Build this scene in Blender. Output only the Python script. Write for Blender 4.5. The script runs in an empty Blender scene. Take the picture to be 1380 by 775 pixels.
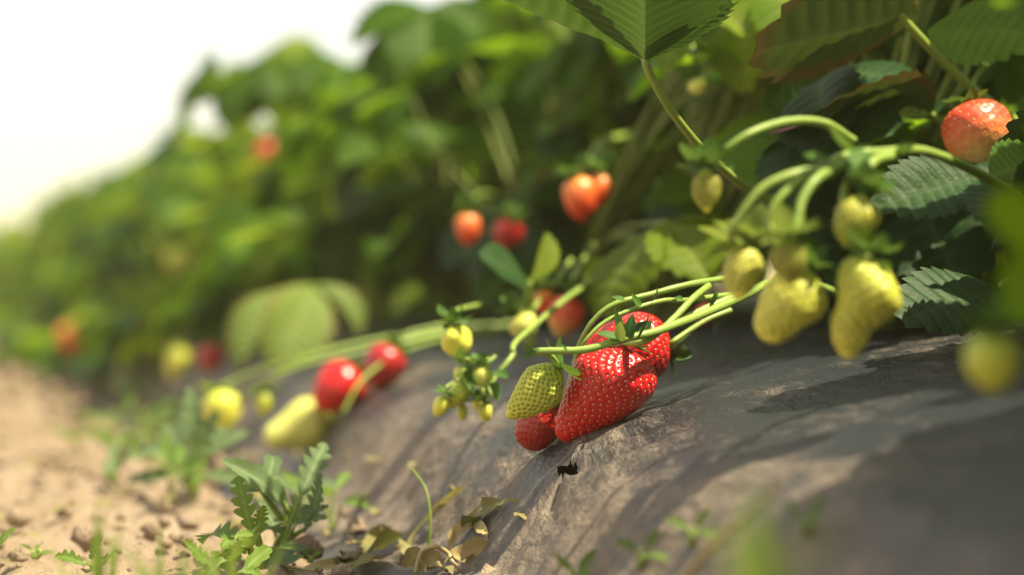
import bpy, math, random
import numpy as np
from mathutils import Vector, Matrix, Quaternion

# ------------------------------------------------------------------ camera, sky, sun, exposure
SC = bpy.context.scene
COL = SC.collection
R = math.radians
LENS, SENSOR, W0, H0, VH = 85.0, 36.0, 1380.0, 775.0, 376.0
F = LENS / SENSOR * W0
PITCH = math.atan((H0 / 2 - VH) / F)
cam = bpy.data.cameras.new('camera')
cam.lens = LENS; cam.sensor_width = SENSOR
cam.clip_start = 0.02; cam.clip_end = 3000
cam.dof.use_dof = True
cam.dof.focus_distance = 0.932
cam.dof.aperture_fstop = 5.4
camo = bpy.data.objects.new('camera', cam); COL.objects.link(camo)
camo.rotation_euler = (R(90) - PITCH, 0, 0)
SC.camera = camo

SUN = Vector((0.43, -0.19, 0.87)).normalized()       # direction towards the sun
wd = bpy.data.worlds.new('World'); SC.world = wd; wd.use_nodes = True
nt = wd.node_tree; bg = nt.nodes['Background']
sky = nt.nodes.new('ShaderNodeTexSky'); sky.sky_type = 'NISHITA'; sky.sun_disc = False
sky.sun_elevation = math.asin(SUN.z); sky.sun_rotation = math.atan2(SUN.x, SUN.y)
sky.air_density = 1.0; sky.dust_density = 0.4; sky.ozone_density = 1.0
hz = nt.nodes.new('ShaderNodeMix'); hz.data_type = 'RGBA'          # thin bright cloud veil over the whole sky
hz.inputs[0].default_value = 0.82; hz.inputs[7].default_value = (8.0, 6.8, 4.9, 1)
cn = nt.nodes.new('ShaderNodeTexNoise'); cn.inputs['Scale'].default_value = 1.6; cn.inputs['Detail'].default_value = 3
cr = nt.nodes.new('ShaderNodeMapRange'); cr.inputs[1].default_value = .3; cr.inputs[2].default_value = .7; cr.inputs[3].default_value = .40; cr.inputs[4].default_value = .52
nt.links.new(cn.outputs[0], cr.inputs[0]); nt.links.new(cr.outputs[0], hz.inputs[0])
nt.links.new(sky.outputs[0], hz.inputs[6])
nt.links.new(hz.outputs[2], bg.inputs[0]); bg.inputs[1].default_value = 0.086
sl = bpy.data.lights.new('sun', 'SUN'); sl.energy = 4.8; sl.angle = R(0.6); sl.color = (1.0, 0.87, 0.62)
so = bpy.data.objects.new('sun', sl); COL.objects.link(so)
so.rotation_euler = SUN.to_track_quat('Z', 'Y').to_euler(); so.location = (2, 0, 4)
SC.view_settings.view_transform = 'Standard'; SC.view_settings.look = 'None'
SC.view_settings.gamma = 1.0; SC.view_settings.exposure = 1.15
cy = SC.cycles
cy.use_denoising = True; cy.max_bounces = 8; cy.transmission_bounces = 5; cy.diffuse_bounces = 4
cy.glossy_bounces = 3; cy.transparent_max_bounces = 6; cy.volume_bounces = 1
cy.caustics_reflective = False; cy.caustics_refractive = False
cy.sample_clamp_indirect = 6.0

rng = random.Random(7)
nrg = np.random.RandomState(11)

# ------------------------------------------------------------------ places
CP, SP = math.cos(PITCH), math.sin(PITCH)
def P(u, v, d):                                   # photo pixel at a chosen depth -> world point
    x = (u - W0 / 2) / F * d; z = -(v - H0 / 2) / F * d
    return Vector((x, d * CP + z * SP, -d * SP + z * CP))
def proj(p):
    y = p[1] * CP - p[2] * SP; z = p[1] * SP + p[2] * CP
    if y < 0.03: return None
    return W0 / 2 + p[0] / y * F, H0 / 2 - z / y * F, y
RA = R(14.0); CS, SN = math.cos(RA), math.sin(RA)
P0 = 0.189
def row(s, p, z=0.0):                             # along the row, across the bed
    return Vector((-SN * s + CS * (p + P0), CS * s + SN * (p + P0), z))
def to_row(x, y):
    return -SN * x + CS * y, CS * x + SN * y - P0
SOIL = -0.115
_pk = np.array([-9, -.05, .012, .026, .038, .050, .066, .10, .16, .24, .34, .45])
_zk = np.array([-.116, -.116, -.116, -.110, -.092, -.073, -.0605, -.049, -.036, -.023, -.014, -.012])
_pf = np.linspace(-.1, .45, 400)
_zf = np.interp(_pf, _pk, _zk)
_ker = np.ones(9) / 9
_zf = np.convolve(np.pad(_zf, 4, mode='edge'), _ker, 'valid')
BEDW = 0.90
def zbed(p):
    p = np.minimum(p, BEDW - np.asarray(p))
    return np.interp(p, _pf, _zf)
def zsurf(x, y):
    s, p = to_row(x, y)
    return float(zbed(p))
def hit(u, v, d0=0.3, d1=12):                     # where a pixel's ray meets the bed or the path
    d = d0
    while d < d1:
        q = P(u, v, d)
        if q.z <= zsurf(q.x, q.y): break
        d += 0.002
    return P(u, v, d), d

# ------------------------------------------------------------------ noise on arrays
class Noise:
    def __init__(s, seed):
        s.t = np.random.RandomState(seed).rand(256, 256)
    def __call__(s, x, y):
        xi = np.floor(x).astype(int); yi = np.floor(y).astype(int)
        fx = x - xi; fy = y - yi
        fx = fx * fx * (3 - 2 * fx); fy = fy * fy * (3 - 2 * fy)
        t = s.t; a = xi % 256; b = (xi + 1) % 256; c = yi % 256; d = (yi + 1) % 256
        return (t[a, c] * (1 - fx) + t[b, c] * fx) * (1 - fy) + (t[a, d] * (1 - fx) + t[b, d] * fx) * fy - .5
NZ = [Noise(i) for i in range(8)]
def fbm(n, x, y, o=4):
    r = 0; a = 1; f = 1
    for k in range(o):
        r = r + a * NZ[(n + k) % 8](x * f + 17 * k, y * f + 31 * k); a *= .5; f *= 2.03
    return r
def ridge(n, x, y, o=3):
    r = 0; a = 1; f = 1
    for k in range(o):
        r = r + a * (1 - 2 * np.abs(NZ[(n + k) % 8](x * f + 9 * k, y * f + 5 * k)) * 2) ** 2 * .5; a *= .5; f *= 2.1
    return r

# ------------------------------------------------------------------ materials
MATS = {}
class NB:                                          # small node builder
    def __init__(s, name):
        s.m = bpy.data.materials.new(name); s.m.use_nodes = True; MATS[name] = s.m
        s.t = s.m.node_tree; s.b = s.t.nodes['Principled BSDF']; s.o = s.t.nodes['Material Output']
    def n(s, typ, **kw):
        x = s.t.nodes.new(typ)
        for k, v in kw.items(): setattr(x, k, v)
        return x
    def l(s, a, b): s.t.links.new(a, b)
    def attr(s, name): return s.n('ShaderNodeAttribute', attribute_name=name)
    def ramp(s, fac, stops):
        r = s.n('ShaderNodeValToRGB'); e = r.color_ramp.elements
        while len(e) < len(stops): e.new(0.5)
        for i, (p, c) in enumerate(stops):
            e[i].position = p; e[i].color = (*c, 1)
        s.l(fac, r.inputs[0]); return r.outputs[0]
    def mix(s, fac, a, b, typ='MIX'):
        x = s.n('ShaderNodeMix', data_type='RGBA', blend_type=typ)
        for i, v in ((0, fac), (6, a), (7, b)):
            if isinstance(v, (int, float)): x.inputs[i].default_value = v
            elif isinstance(v, tuple): x.inputs[i].default_value = (*v, 1)
            else: s.l(v, x.inputs[i])
        return x.outputs[2]
    def math(s, op, a, b=None):
        x = s.n('ShaderNodeMath', operation=op)
        for i, v in ((0, a), (1, b)):
            if v is None: continue
            if isinstance(v, (int, float)): x.inputs[i].default_value = v
            else: s.l(v, x.inputs[i])
        return x.outputs[0]
    def noise(s, vec, scale, detail=3, rough=.55, dist=0):
        x = s.n('ShaderNodeTexNoise'); x.inputs['Scale'].default_value = scale
        x.inputs['Detail'].default_value = detail; x.inputs['Roughness'].default_value = rough
        x.inputs['Distortion'].default_value = dist
        if vec is not None: s.l(vec, x.inputs['Vector'])
        return x.outputs[0]
    def mapping(s, vec, sc=(1, 1, 1), rot=(0, 0, 0)):
        x = s.n('ShaderNodeMapping'); x.inputs['Scale'].default_value = sc; x.inputs['Rotation'].default_value = rot
        s.l(vec, x.inputs[0]); return x.outputs[0]
    def bump(s, h, strength, dist):
        x = s.n('ShaderNodeBump'); x.inputs['Strength'].default_value = strength; x.inputs['Distance'].default_value = dist
        s.l(h, x.inputs['Height']); s.l(x.outputs[0], s.b.inputs['Normal']); return x

def leaf_mat(name, dark, light, vein, trans, tw=.4, red=0.0, rough=.5):
    k = NB(name)
    oi = k.n('ShaderNodeObjectInfo'); geo = k.n('ShaderNodeNewGeometry'); tc = k.n('ShaderNodeTexCoord')
    nz = k.noise(tc.outputs['Object'], 3.5, 3)
    f = k.math('ADD', k.math('MULTIPLY', oi.outputs['Random'], .75), k.math('MULTIPLY', k.math('SUBTRACT', nz, .5), .8))
    c = k.mix(f, dark, light)
    v = k.attr('vein')
    c = k.mix(k.ramp(v.outputs['Fac'], [(0, (.75,) * 3), (.22, (0, 0, 0))]), c, vein)
    if red:
        e = k.attr('edge')
        rf = k.math('MULTIPLY', k.ramp(e.outputs['Fac'], [(.45, (0, 0, 0)), (1, (1, 1, 1))]), k.noise(tc.outputs['Object'], 2.0, 2))
        c = k.mix(k.math('MULTIPLY', rf, red), c, (.22, .035, .03))
    c = k.mix(k.math('MULTIPLY', geo.outputs['Backfacing'], .4), c, (.085, .16, .055))
    k.l(c, k.b.inputs['Base Color']); k.b.inputs['Roughness'].default_value = rough
    k.b.inputs['Specular IOR Level'].default_value = .17
    fine = k.noise(tc.outputs['Object'], 22, 2)
    k.bump(fine, .12, .003)
    tr = k.n('ShaderNodeBsdfTranslucent')
    k.l(k.mix(.5, k.mix(oi.outputs['Random'], trans, tuple(min(1, a * 1.5) for a in trans)), c, 'MIX'), tr.inputs[0])
    mx = k.n('ShaderNodeMixShader'); mx.inputs[0].default_value = tw
    k.l(k.b.outputs[0], mx.inputs[1]); k.l(tr.outputs[0], mx.inputs[2]); k.l(mx.outputs[0], k.o.inputs[0])
    return k.m
leaf_mat('leaf', (.018, .064, .004), (.064, .165, .006), (.12, .23, .03), (.36, .60, .004), .50)
leaf_mat('leaf_young', (.09, .18, .008), (.19, .26, .012), (.27, .33, .08), (.54, .66, .01), .52)
leaf_mat('leaf_pale', (.13, .22, .045), (.20, .29, .07), (.32, .38, .14), (.36, .46, .03), .36, red=.9)
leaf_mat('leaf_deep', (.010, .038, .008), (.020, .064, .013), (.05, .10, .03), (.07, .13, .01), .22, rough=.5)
leaf_mat('leaf_red', (.03, .06, .010), (.045, .08, .014), (.12, .14, .05), (.10, .15, .01), .18, red=3.4)
leaf_mat('leaf_hero', (.030, .085, .012), (.050, .12, .018), (.12, .19, .06), (.12, .24, .01), .16, rough=.5)
leaf_mat('sepal', (.05, .13, .02), (.08, .19, .03), (.15, .24, .06), (.2, .32, .03), .28)
leaf_mat('sepal_deep', (.028, .085, .02), (.04, .11, .025), (.09, .16, .05), (.1, .2, .02), .2)
leaf_mat('sepal_pale', (.22, .30, .06), (.30, .38, .09), (.36, .44, .14), (.4, .5, .06), .3)
leaf_mat('weed', (.10, .17, .07), (.16, .24, .11), (.26, .34, .18), (.26, .36, .07), .34, rough=.6)
leaf_mat('weed_fresh', (.10, .19, .03), (.16, .26, .05), (.25, .33, .1), (.32, .42, .04), .35, rough=.5)
leaf_mat('dry_leaf', (.34, .26, .11), (.46, .38, .18), (.5, .42, .22), (.4, .3, .08), .2, rough=.7)
leaf_mat('olive_leaf', (.16, .16, .05), (.24, .22, .08), (.4, .34, .16), (.3, .28, .05), .2, rough=.6)
leaf_mat('grass', (.13, .22, .035), (.26, .34, .07), (.3, .36, .1), (.38, .46, .05), .42, rough=.5)
leaf_mat('grass_yellow', (.30, .29, .06), (.38, .35, .10), (.4, .4, .15), (.45, .42, .05), .4, rough=.5)
leaf_mat('petal', (.75, .74, .68), (.8, .8, .76), (.75, .74, .6), (.6, .6, .5), .35, rough=.6)

def stem_mat(name, a, b, red=None, sss=.0):
    k = NB(name); tc = k.n('ShaderNodeTexCoord'); oi = k.n('ShaderNodeObjectInfo')
    f = k.math('ADD', k.math('MULTIPLY', oi.outputs['Random'], .5), k.math('MULTIPLY', k.noise(tc.outputs['Object'], 60, 3), .5))
    c = k.mix(f, a, b)
    if red: c = k.mix(k.ramp(k.noise(tc.outputs['Object'], 18, 2), [(.52, (0, 0, 0)), (.7, (.8,) * 3)]), c, red)
    k.l(c, k.b.inputs['Base Color']); k.b.inputs['Roughness'].default_value = .45
    k.b.inputs['Subsurface Weight'].default_value = .12; k.b.inputs['Subsurface Scale'].default_value = .003
    k.bump(k.noise(k.mapping(tc.outputs['Object'], (400, 400, 400)), 1, 2), .4, .0004)
    return k.m
stem_mat('stalk', (.15, .24, .035), (.24, .32, .05))
stem_mat('petiole', (.10, .17, .02), (.24, .27, .04))
stem_mat('fruit_stem', (.20, .32, .05), (.28, .38, .075))
stem_mat('dry_stem', (.42, .32, .14), (.5, .42, .2))

def berry_mat(name, stops, rough=.3, noise_amt=.25, sss=.12, coat=.0, scale=.004, pit=.45):
    k = NB(name); tc = k.n('ShaderNodeTexCoord'); t = k.attr('t'); dm = k.attr('dim')
    oi = k.n('ShaderNodeObjectInfo')
    n = k.noise(tc.outputs['Object'], 55, 3)
    f = k.math('ADD', t.outputs['Fac'], k.math('MULTIPLY', k.math('SUBTRACT', n, .5), noise_amt))
    c = k.ramp(f, stops)
    c = k.mix(k.math('MULTIPLY', dm.outputs['Fac'], pit), c, tuple(x * .55 for x in stops[len(stops) // 2][1]))
    k.l(c, k.b.inputs['Base Color'])
    k.l(k.math('ADD', k.math('MULTIPLY', k.noise(tc.outputs['Object'], 240, 2), .18), rough - .09), k.b.inputs['Roughness'])
    k.b.inputs['Specular IOR Level'].default_value = .5
    k.b.inputs['Subsurface Weight'].default_value = sss; k.b.inputs['Subsurface Scale'].default_value = scale
    k.b.inputs['Subsurface Radius'].default_value = (1, .3, .2) if scale < .005 else (1, .9, .35)
    k.b.inputs['Coat Weight'].default_value = coat; k.b.inputs['Coat Roughness'].default_value = .12
    k.bump(k.noise(tc.outputs['Object'], 900, 2), .12, .0004)
    return k.m
berry_mat('ripe', [(0, (.56, .022, .015)), (.10, (.50, .006, .010)), (.6, (.56, .003, .007)), (1, (.68, .005, .005))], .33, coat=.12, sss=.06)
berry_mat('ripe_dark_shaded', [(0, (.38, .02, .02)), (.5, (.36, .008, .012)), (1, (.40, .02, .012))], .32, coat=.1, sss=.05)  # darker copy of ripe, with shade put into the red for shaded fruit
berry_mat('unripe', [(0, (.32, .42, .04)), (.5, (.50, .54, .06)), (1, (.62, .60, .07))], .42, sss=.3, scale=.007)
berry_mat('unripe_yellow', [(0, (.42, .54, .06)), (.40, (.70, .70, .09)), (1, (.86, .78, .11))], .44, noise_amt=.6, sss=.22, scale=.006, pit=.85)
berry_mat('pale', [(0, (.40, .46, .08)), (.35, (.60, .62, .14)), (1, (.72, .72, .20))], .46, sss=.4, scale=.010)
berry_mat('turning', [(0, (.62, .045, .025)), (.45, (.75, .08, .03)), (.72, (.85, .30, .10)), (.9, (.75, .50, .16)), (1, (.72, .55, .2))], .34)
berry_mat('orange', [(0, (.80, .45, .10)), (.25, (.85, .22, .05)), (.6, (.80, .09, .025)), (1, (.70, .04, .02))], .34)
def plain(name, col, rough=.5, spec=.5):
    k = NB(name); k.b.inputs['Base Color'].default_value = (*col, 1); k.b.inputs['Roughness'].default_value = rough
    k.b.inputs['Specular IOR Level'].default_value = spec
    tc = k.n('ShaderNodeTexCoord')
    k.l(k.mix(k.noise(tc.outputs['Object'], 90, 2), tuple(x * .7 for x in col), tuple(min(1, x * 1.25) for x in col)), k.b.inputs['Base Color'])
    return k.m
plain('seed_gold', (.80, .52, .20), .35); plain('seed_green', (.24, .24, .03), .45); plain('seed_yellow', (.62, .56, .16), .45)
plain('flower_eye', (.7, .5, .04), .7)

# soil
k = NB('soil'); tc = k.n('ShaderNodeTexCoord'); ob = tc.outputs['Object']
n1 = k.noise(ob, 9, 5, .6); n2 = k.noise(ob, 70, 4, .65); n3 = k.noise(ob, 400, 3, .6)
c = k.ramp(n1, [(.3, (0.186, 0.128, 0.080)), (.48, (0.295, 0.222, 0.151)), (.7, (0.389, 0.313, 0.231))])
c = k.mix(k.math('MULTIPLY', n2, .7), c, k.ramp(n2, [(.35, (0.132, 0.086, 0.052)), (.55, (0.311, 0.238, 0.164)), (.75, (0.420, 0.354, 0.269))]))
k.l(c, k.b.inputs['Base Color']); k.b.inputs['Roughness'].default_value = .95; k.b.inputs['Specular IOR Level'].default_value = .15
k.bump(k.math('ADD', n2, k.math('MULTIPLY', n3, .5)), .9, .006)

# dusty black plastic film
k = NB('mulch_film'); uv = k.n('ShaderNodeUVMap', uv_map='sp').outputs[0]
st = k.mapping(uv, (9, 2.2, 1), (0, 0, R(-12)))
big = k.noise(k.mapping(uv, (7, 10, 1)), 1, 5, .6, 1.0)
streak = k.noise(k.mapping(uv, (34, 52, 1), (0, 0, R(-24))), 1, 5, .65, .8)
streak2 = k.noise(k.mapping(uv, (95, 190, 1), (0, 0, R(18))), 1, 4, .7, 1.2)
fine = k.noise(k.mapping(uv, (300, 850, 1)), 1, 4, .65)
blot = k.noise(k.mapping(uv, (20, 36, 1)), 1, 5, .65, .7)
hgt = k.attr('ht')
dust = k.math('ADD', k.math('MULTIPLY', big, 1.0), k.math('MULTIPLY', streak, .55))
dust = k.math('ADD', dust, k.math('MULTIPLY', k.math('SUBTRACT', blot, .5), 1.1))
dust = k.math('ADD', dust, k.math('MULTIPLY', k.math('SUBTRACT', streak2, .5), .8))
dust = k.math('ADD', dust, k.math('MULTIPLY', k.math('SUBTRACT', fine, .5), .6))
dust = k.math('ADD', k.math('SUBTRACT', dust, .20), k.math('MULTIPLY', hgt.outputs['Fac'], 1.0))
dm = k.ramp(dust, [(.50, (0, 0, 0)), (.70, (.30, .30, .30)), (1.0, (1, 1, 1))])
film = k.mix(fine, (.011, .0145, .018), (.028, .034, .040))
dcol = k.mix(streak2, (.115, .090, .067), (.29, .235, .180))
c = k.mix(dm, film, dcol)
k.l(c, k.b.inputs['Base Color'])
k.l(k.math('ADD', k.math('MULTIPLY', dm, .5), .36), k.b.inputs['Roughness'])
k.b.inputs['Specular IOR Level'].default_value = .5
k.bump(k.math('ADD', k.math('MULTIPLY', streak2, 1.0), k.math('ADD', k.math('MULTIPLY', fine, .5), k.math('MULTIPLY', streak, .8))), .8, .0022)

# ------------------------------------------------------------------ mesh helpers
def mesh(name, v, f, mat=None, attrs=None, smooth=True, uv=None):
    me = bpy.data.meshes.new(name)
    v = np.asarray(v, dtype=np.float64)
    me.from_pydata(v.tolist(), [], [list(map(int, q)) for q in f])
    if smooth: me.polygons.foreach_set('use_smooth', [True] * len(me.polygons))
    for an, av in (attrs or {}).items():
        a = me.attributes.new(an, 'FLOAT', 'POINT'); a.data.foreach_set('value', np.asarray(av, dtype=np.float32))
    if uv is not None:
        l = me.uv_layers.new(name='sp'); idx = np.zeros(len(me.loops), dtype=np.int32)
        me.loops.foreach_get('vertex_index', idx)
        l.data.foreach_set('uv', np.asarray(uv, dtype=np.float32)[idx].ravel())
    if mat: me.materials.append(MATS[mat])
    me.update(); return me
def obj(name, me, parent=None, loc=None, rot=None, mat4=None):
    o = bpy.data.objects.new(name, me); COL.objects.link(o)
    if parent is not None: o.parent = parent
    if mat4 is not None: o.matrix_local = mat4
    if loc is not None: o.location = loc
    if rot is not None: o.rotation_euler = rot
    return o
def tag(o, label, cat, group=None):
    o['label'] = label; o['category'] = cat
    if group: o['group'] = group
    return o
def thing(name, label, cat, loc=(0, 0, 0), group=None):
    o = obj(name, None, loc=loc); o.empty_display_size = .01
    return tag(o, label, cat, group)
def grid_faces(nr, nc, wrap=False):
    f = []
    for i in range(nr - 1):
        for j in range(nc if wrap else nc - 1):
            a = i * nc + j; b = i * nc + (j + 1) % nc
            f.append((a, b, b + nc, a + nc))
    return f
def spline(pts, n):
    pts = [np.array(p, float) for p in pts]
    if len(pts) == 2: pts = [pts[0], (pts[0] + pts[1]) / 2, pts[1]]
    q = [2 * pts[0] - pts[1]] + pts + [2 * pts[-1] - pts[-2]]
    out = []
    m = len(pts) - 1
    for k in range(n + 1):
        x = k / n * m; i = min(int(x), m - 1); t = x - i
        a, b, c, d = q[i], q[i + 1], q[i + 2], q[i + 3]
        out.append(.5 * ((2 * b) + (-a + c) * t + (2 * a - 5 * b + 4 * c - d) * t * t + (-a + 3 * b - 3 * c + d) * t ** 3))
    return np.array(out)
def tube_data(pts, r0, r1=None, n=24, sides=8, smooth=True, wob=0.0, seed=0):
    c = spline(pts, n) if smooth else np.array([np.array(p) for p in pts]); n = len(c) - 1
    r1 = r0 if r1 is None else r1
    rs = np.random.RandomState(seed)
    V = []; up = np.array([.31, .17, .93]); 
    tg = np.gradient(c, axis=0); tg /= np.linalg.norm(tg, axis=1)[:, None] + 1e-12
    a = np.cross(tg[0], up); a /= np.linalg.norm(a)
    for i in range(n + 1):
        a = a - tg[i] * a.dot(tg[i]); a /= np.linalg.norm(a); b = np.cross(tg[i], a)
        r = (r0 + (r1 - r0) * i / n) * (1 + wob * (rs.rand() - .5))
        for k in range(sides):
            th = 2 * math.pi * k / sides
            V.append(c[i] + r * (math.cos(th) * a + math.sin(th) * b))
    Fc = grid_faces(n + 1, sides, True)
    V.append(c[0] - tg[0] * r0 * .3); V.append(c[-1] + tg[-1] * r1 * .5)
    i0 = len(V) - 2
    for k in range(sides):
        Fc.append((i0, (k + 1) % sides, k)); e = n * sides
        Fc.append((i0 + 1, e + k, e + (k + 1) % sides))
    return np.array(V), Fc
def tube(name, pts, r0, r1, mat, parent=None, origin=None, **kw):
    V, Fc = tube_data(pts, r0, r1, **kw)
    o = np.array(origin if origin is not None else (0, 0, 0))
    return obj(name, mesh(name, V - o, Fc, mat), parent)
def frame(y, z):                                   # matrix with Y along y and Z near z
    y = Vector(y).normalized(); z = Vector(z); x = y.cross(z).normalized(); z = x.cross(y)
    return Matrix((x, y, z)).transposed().to_4x4()

# ------------------------------------------------------------------ leaflets
def leaflet(name, mat, teeth=9, spt=4, rows=5, fold=.25, droop=.25, pleat=.02, width=.43, curl=0.0, seed=0, twist=0.0, tooth=.055):
    rs = np.random.RandomState(seed); V = []; vein = []; edge = []; Fc = []
    ph_list = np.linspace(0, 1, spt, endpoint=False)
    K = teeth * spt + 1
    for side in (1, -1):
        base = len(V)
        jit = rs.rand(teeth + 1) * .35 + .8
        for k in range(K):
            ti = min(k // spt, teeth - 1); ph = (k % spt) / spt if k < K - 1 else 0
            t = k / (K - 1)
            w = width * max(0, math.sin(math.pi * t ** 1.12)) ** .72
            saw = ph / .68 if ph < .68 else (1 - ph) / .32
            amp = tooth * min(1, max(0, (t - .16) / .2)) * jit[ti] * (saw - .35)
            nx, ny = 1.0, (t - .35) * 1.3; l = math.hypot(nx, ny)
            if t > .93: nx, ny = .3, 1
            ox = w + amp * nx / l; oy = t * .97 + amp * ny / l + .02 * saw * (t > .2)
            my = t * (.72 + .28 * t) * .97
            vd = abs(((ph - .68 + .5) % 1) - .5) * 2
            for j in range(rows):
                f = j / (rows - 1); x = ox * f; y = my + (oy - my) * f ** 1.1
                z = pleat * (vd - .3) * math.sin(math.pi * min(1, f * .9 + .05)) * min(1, t * 3)
                z += fold * x * (1 - .35 * f) - curl * (f ** 3) * w * .5
                V.append((side * x, y, z)); vein.append(min(vd * (f + .15) * 1.1, f * 3.0)); edge.append(max(f ** 2, t ** 6))
        for k in range(K - 1):
            for j in range(rows - 1):
                a = base + k * rows + j; q = (a, a + 1, a + 1 + rows, a + rows)
                Fc.append(q if side == 1 else q[::-1])
    V = np.array(V)
    if droop:                                      # bend along the midrib
        ang = droop * V[:, 1]; rr = 1 / droop
        y = np.sin(ang) * rr; z = -(1 - np.cos(ang)) * rr
        V = np.stack([V[:, 0], y + V[:, 2] * np.sin(ang), z + V[:, 2] * np.cos(ang)], 1)
    if twist:
        a = twist * V[:, 1]; x = V[:, 0] * np.cos(a) - V[:, 2] * np.sin(a); z = V[:, 0] * np.sin(a) + V[:, 2] * np.cos(a)
        V[:, 0] = x; V[:, 2] = z
    V[:, 2] += .02 * fbm(seed % 8, V[:, 0] * 4 + seed, V[:, 1] * 4, 2)
    return mesh(name, V, Fc, mat, {'vein': np.clip(vein, 0, 1), 'edge': edge})
LEAFLETS = {}
for mat in ('leaf', 'leaf_young', 'leaf_deep'):
    LEAFLETS[mat] = [leaflet('leaflet', mat, 9, 4, 5, fo, dr, .025, wi, cu, i + 3, tw)
                     for i, (fo, dr, wi, cu, tw) in enumerate([(.25, .35, .43, 0, .1), (.45, .6, .40, .1, -.2), (.1, .8, .45, .25, .15),
                                                              (.6, .3, .42, 0, 0), (.3, 1.1, .41, .2, -.1)])]

# petiole shapes: unit height, leaning outwards along +Y
PET = []
for i, (lean, bend) in enumerate([(.25, .35), (.45, .55), (.15, .25), (.6, .7), (.85, .6), (1.1, .35)]):
    pts = [(0, 0, 0), (0, lean * .25, .38), (0, lean * .6, .75), (0, lean * .6 + bend * .4, 1.0)]
    V, Fc = tube_data(pts, .0078, .0052, n=10, sides=6)
    PET.append((mesh('petiole', V, Fc, 'petiole'), Vector(pts[-1]), (Vector(pts[-1]) - Vector(pts[-2])).normalized()))

def leaf_ok(p, q):
    """keep leaves of the planted row out of the way of the fruit seen in the photograph"""
    for a in (p, q, (p + q) / 2):
        r = proj(a)
        if a.z < zsurf(a.x, a.y) + .012: return False
        if r is None: return False
        u, v, d = r
        if d < .28: return False
        if -120 < u < 1500 and -120 < v < 900:
            if d < .72 and u < 1330: return False
            if d < .88 and u < 1290: return False
            if d < .88 and v > 330 and u < 1420: return False
            if d < 1.0 and u < 1240 and v > 150: return False
            if d < 1.08 and 600 < u < 960 and v > 60: return False
            if d < 1.25 and u < 1000 and v > 240: return False
            if d < 1.35 and u < 760 and v > 390: return False
            if d < 1.45 and u < 470: return False
            if d < 1.55 and 600 < u < 850 and 222 < v < 350: return False
            if d < 1.9 and 290 < u < 480 and 390 < v < 480: return False
            if d < 2.7 and 190 < u < 265 and 325 < v < 380: return False
            if d < 2.3 and u < 400 and v > 500: return False
            if v > 435 and d < 1.6 and u > 560: return False
            if v > 475 and d < 2.2 and u > 200: return False
            if d < 1.25 and 1255 < u < 1385 and 120 < v < 230: return False
            if d < 1.35 and 930 < u < 1010 and 60 < v < 150: return False
        # a lane for the sun to reach the fruit lying on the film
        for tx, ty, tz in SUNLANES:
            w = a - Vector((tx, ty, tz)); tt = w.dot(SUN)
            if tt > .02 and (w - SUN * tt).length < (.058 if ty < .85 else .062): return False
    return True
SUNLANES = [tuple(P(820, 530, .93)), tuple(P(720, 540, .93)), tuple(P(860, 440, .96)), tuple(P(1060, 400, .77)),
            tuple(P(1150, 300, .78)), tuple(P(1160, 410, .77)), tuple(P(900, 560, .93)), tuple(P(960, 520, .95)), tuple(P(980, 350, .79)), tuple(P(390, 430, 1.62)), tuple(P(320, 440, 1.62)), tuple(P(455, 410, 1.62)), tuple(P(455, 525, 1.36)), tuple(P(396, 577, 1.38)), tuple(P(635, 525, 1.04)), tuple(P(1318, 170, 1.0)), tuple(P(632, 305, 1.42)), tuple(P(795, 258, 1.3)), tuple(P(760, 420, 1.18))]

def add_leaf(plant, base, az, h, var, size, mats, tilt=0.0, roll=0.0, check=True):
    me, tip, d = PET[var]
    Mw = Matrix.Translation(base) @ Matrix.Rotation(az, 4, 'Z') @ Matrix.Scale(h, 4)
    tipw = Mw @ tip
    out = Vector((-math.sin(az), math.cos(az), 0))
    nrm = (Vector((0, 0, 1)) + out * tilt + Vector((math.cos(az), math.sin(az), 0)) * roll).normalized()
    fr = frame(out - nrm * out.dot(nrm), nrm)
    kids = []
    for a in (0, R(72 + rng.uniform(-12, 12)), R(-72 + rng.uniform(-12, 12))):
        sc = size * (1.0 if a == 0 else .88) * rng.uniform(.92, 1.08)
        lo = Matrix.Translation(tipw) @ fr @ Matrix.Rotation(a, 4, 'Z') @ Matrix.Rotation(rng.uniform(-.35, .15), 4, 'X') @ Matrix.Rotation(rng.uniform(-.3, .3), 4, 'Y') @ Matrix.Scale(sc, 4)
        kids.append((lo, lo @ Vector((0, .97, -.15))))
    if check and not all(leaf_ok(tipw, k[1]) for k in kids): return False
    if check and not leaf_ok((tipw + base) / 2, tipw): return False
    lf = obj('leaf', me, plant); pw = plant.matrix_basis.inverted()
    lm = pw @ Mw; lf.matrix_local = lm
    inv = (pw @ Mw).inverted() @ pw
    for lo, _ in kids:
        q = obj('leaflet', rng.choice(LEAFLETS[mats]), lf); q.matrix_local = inv @ lo
    return True

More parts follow.
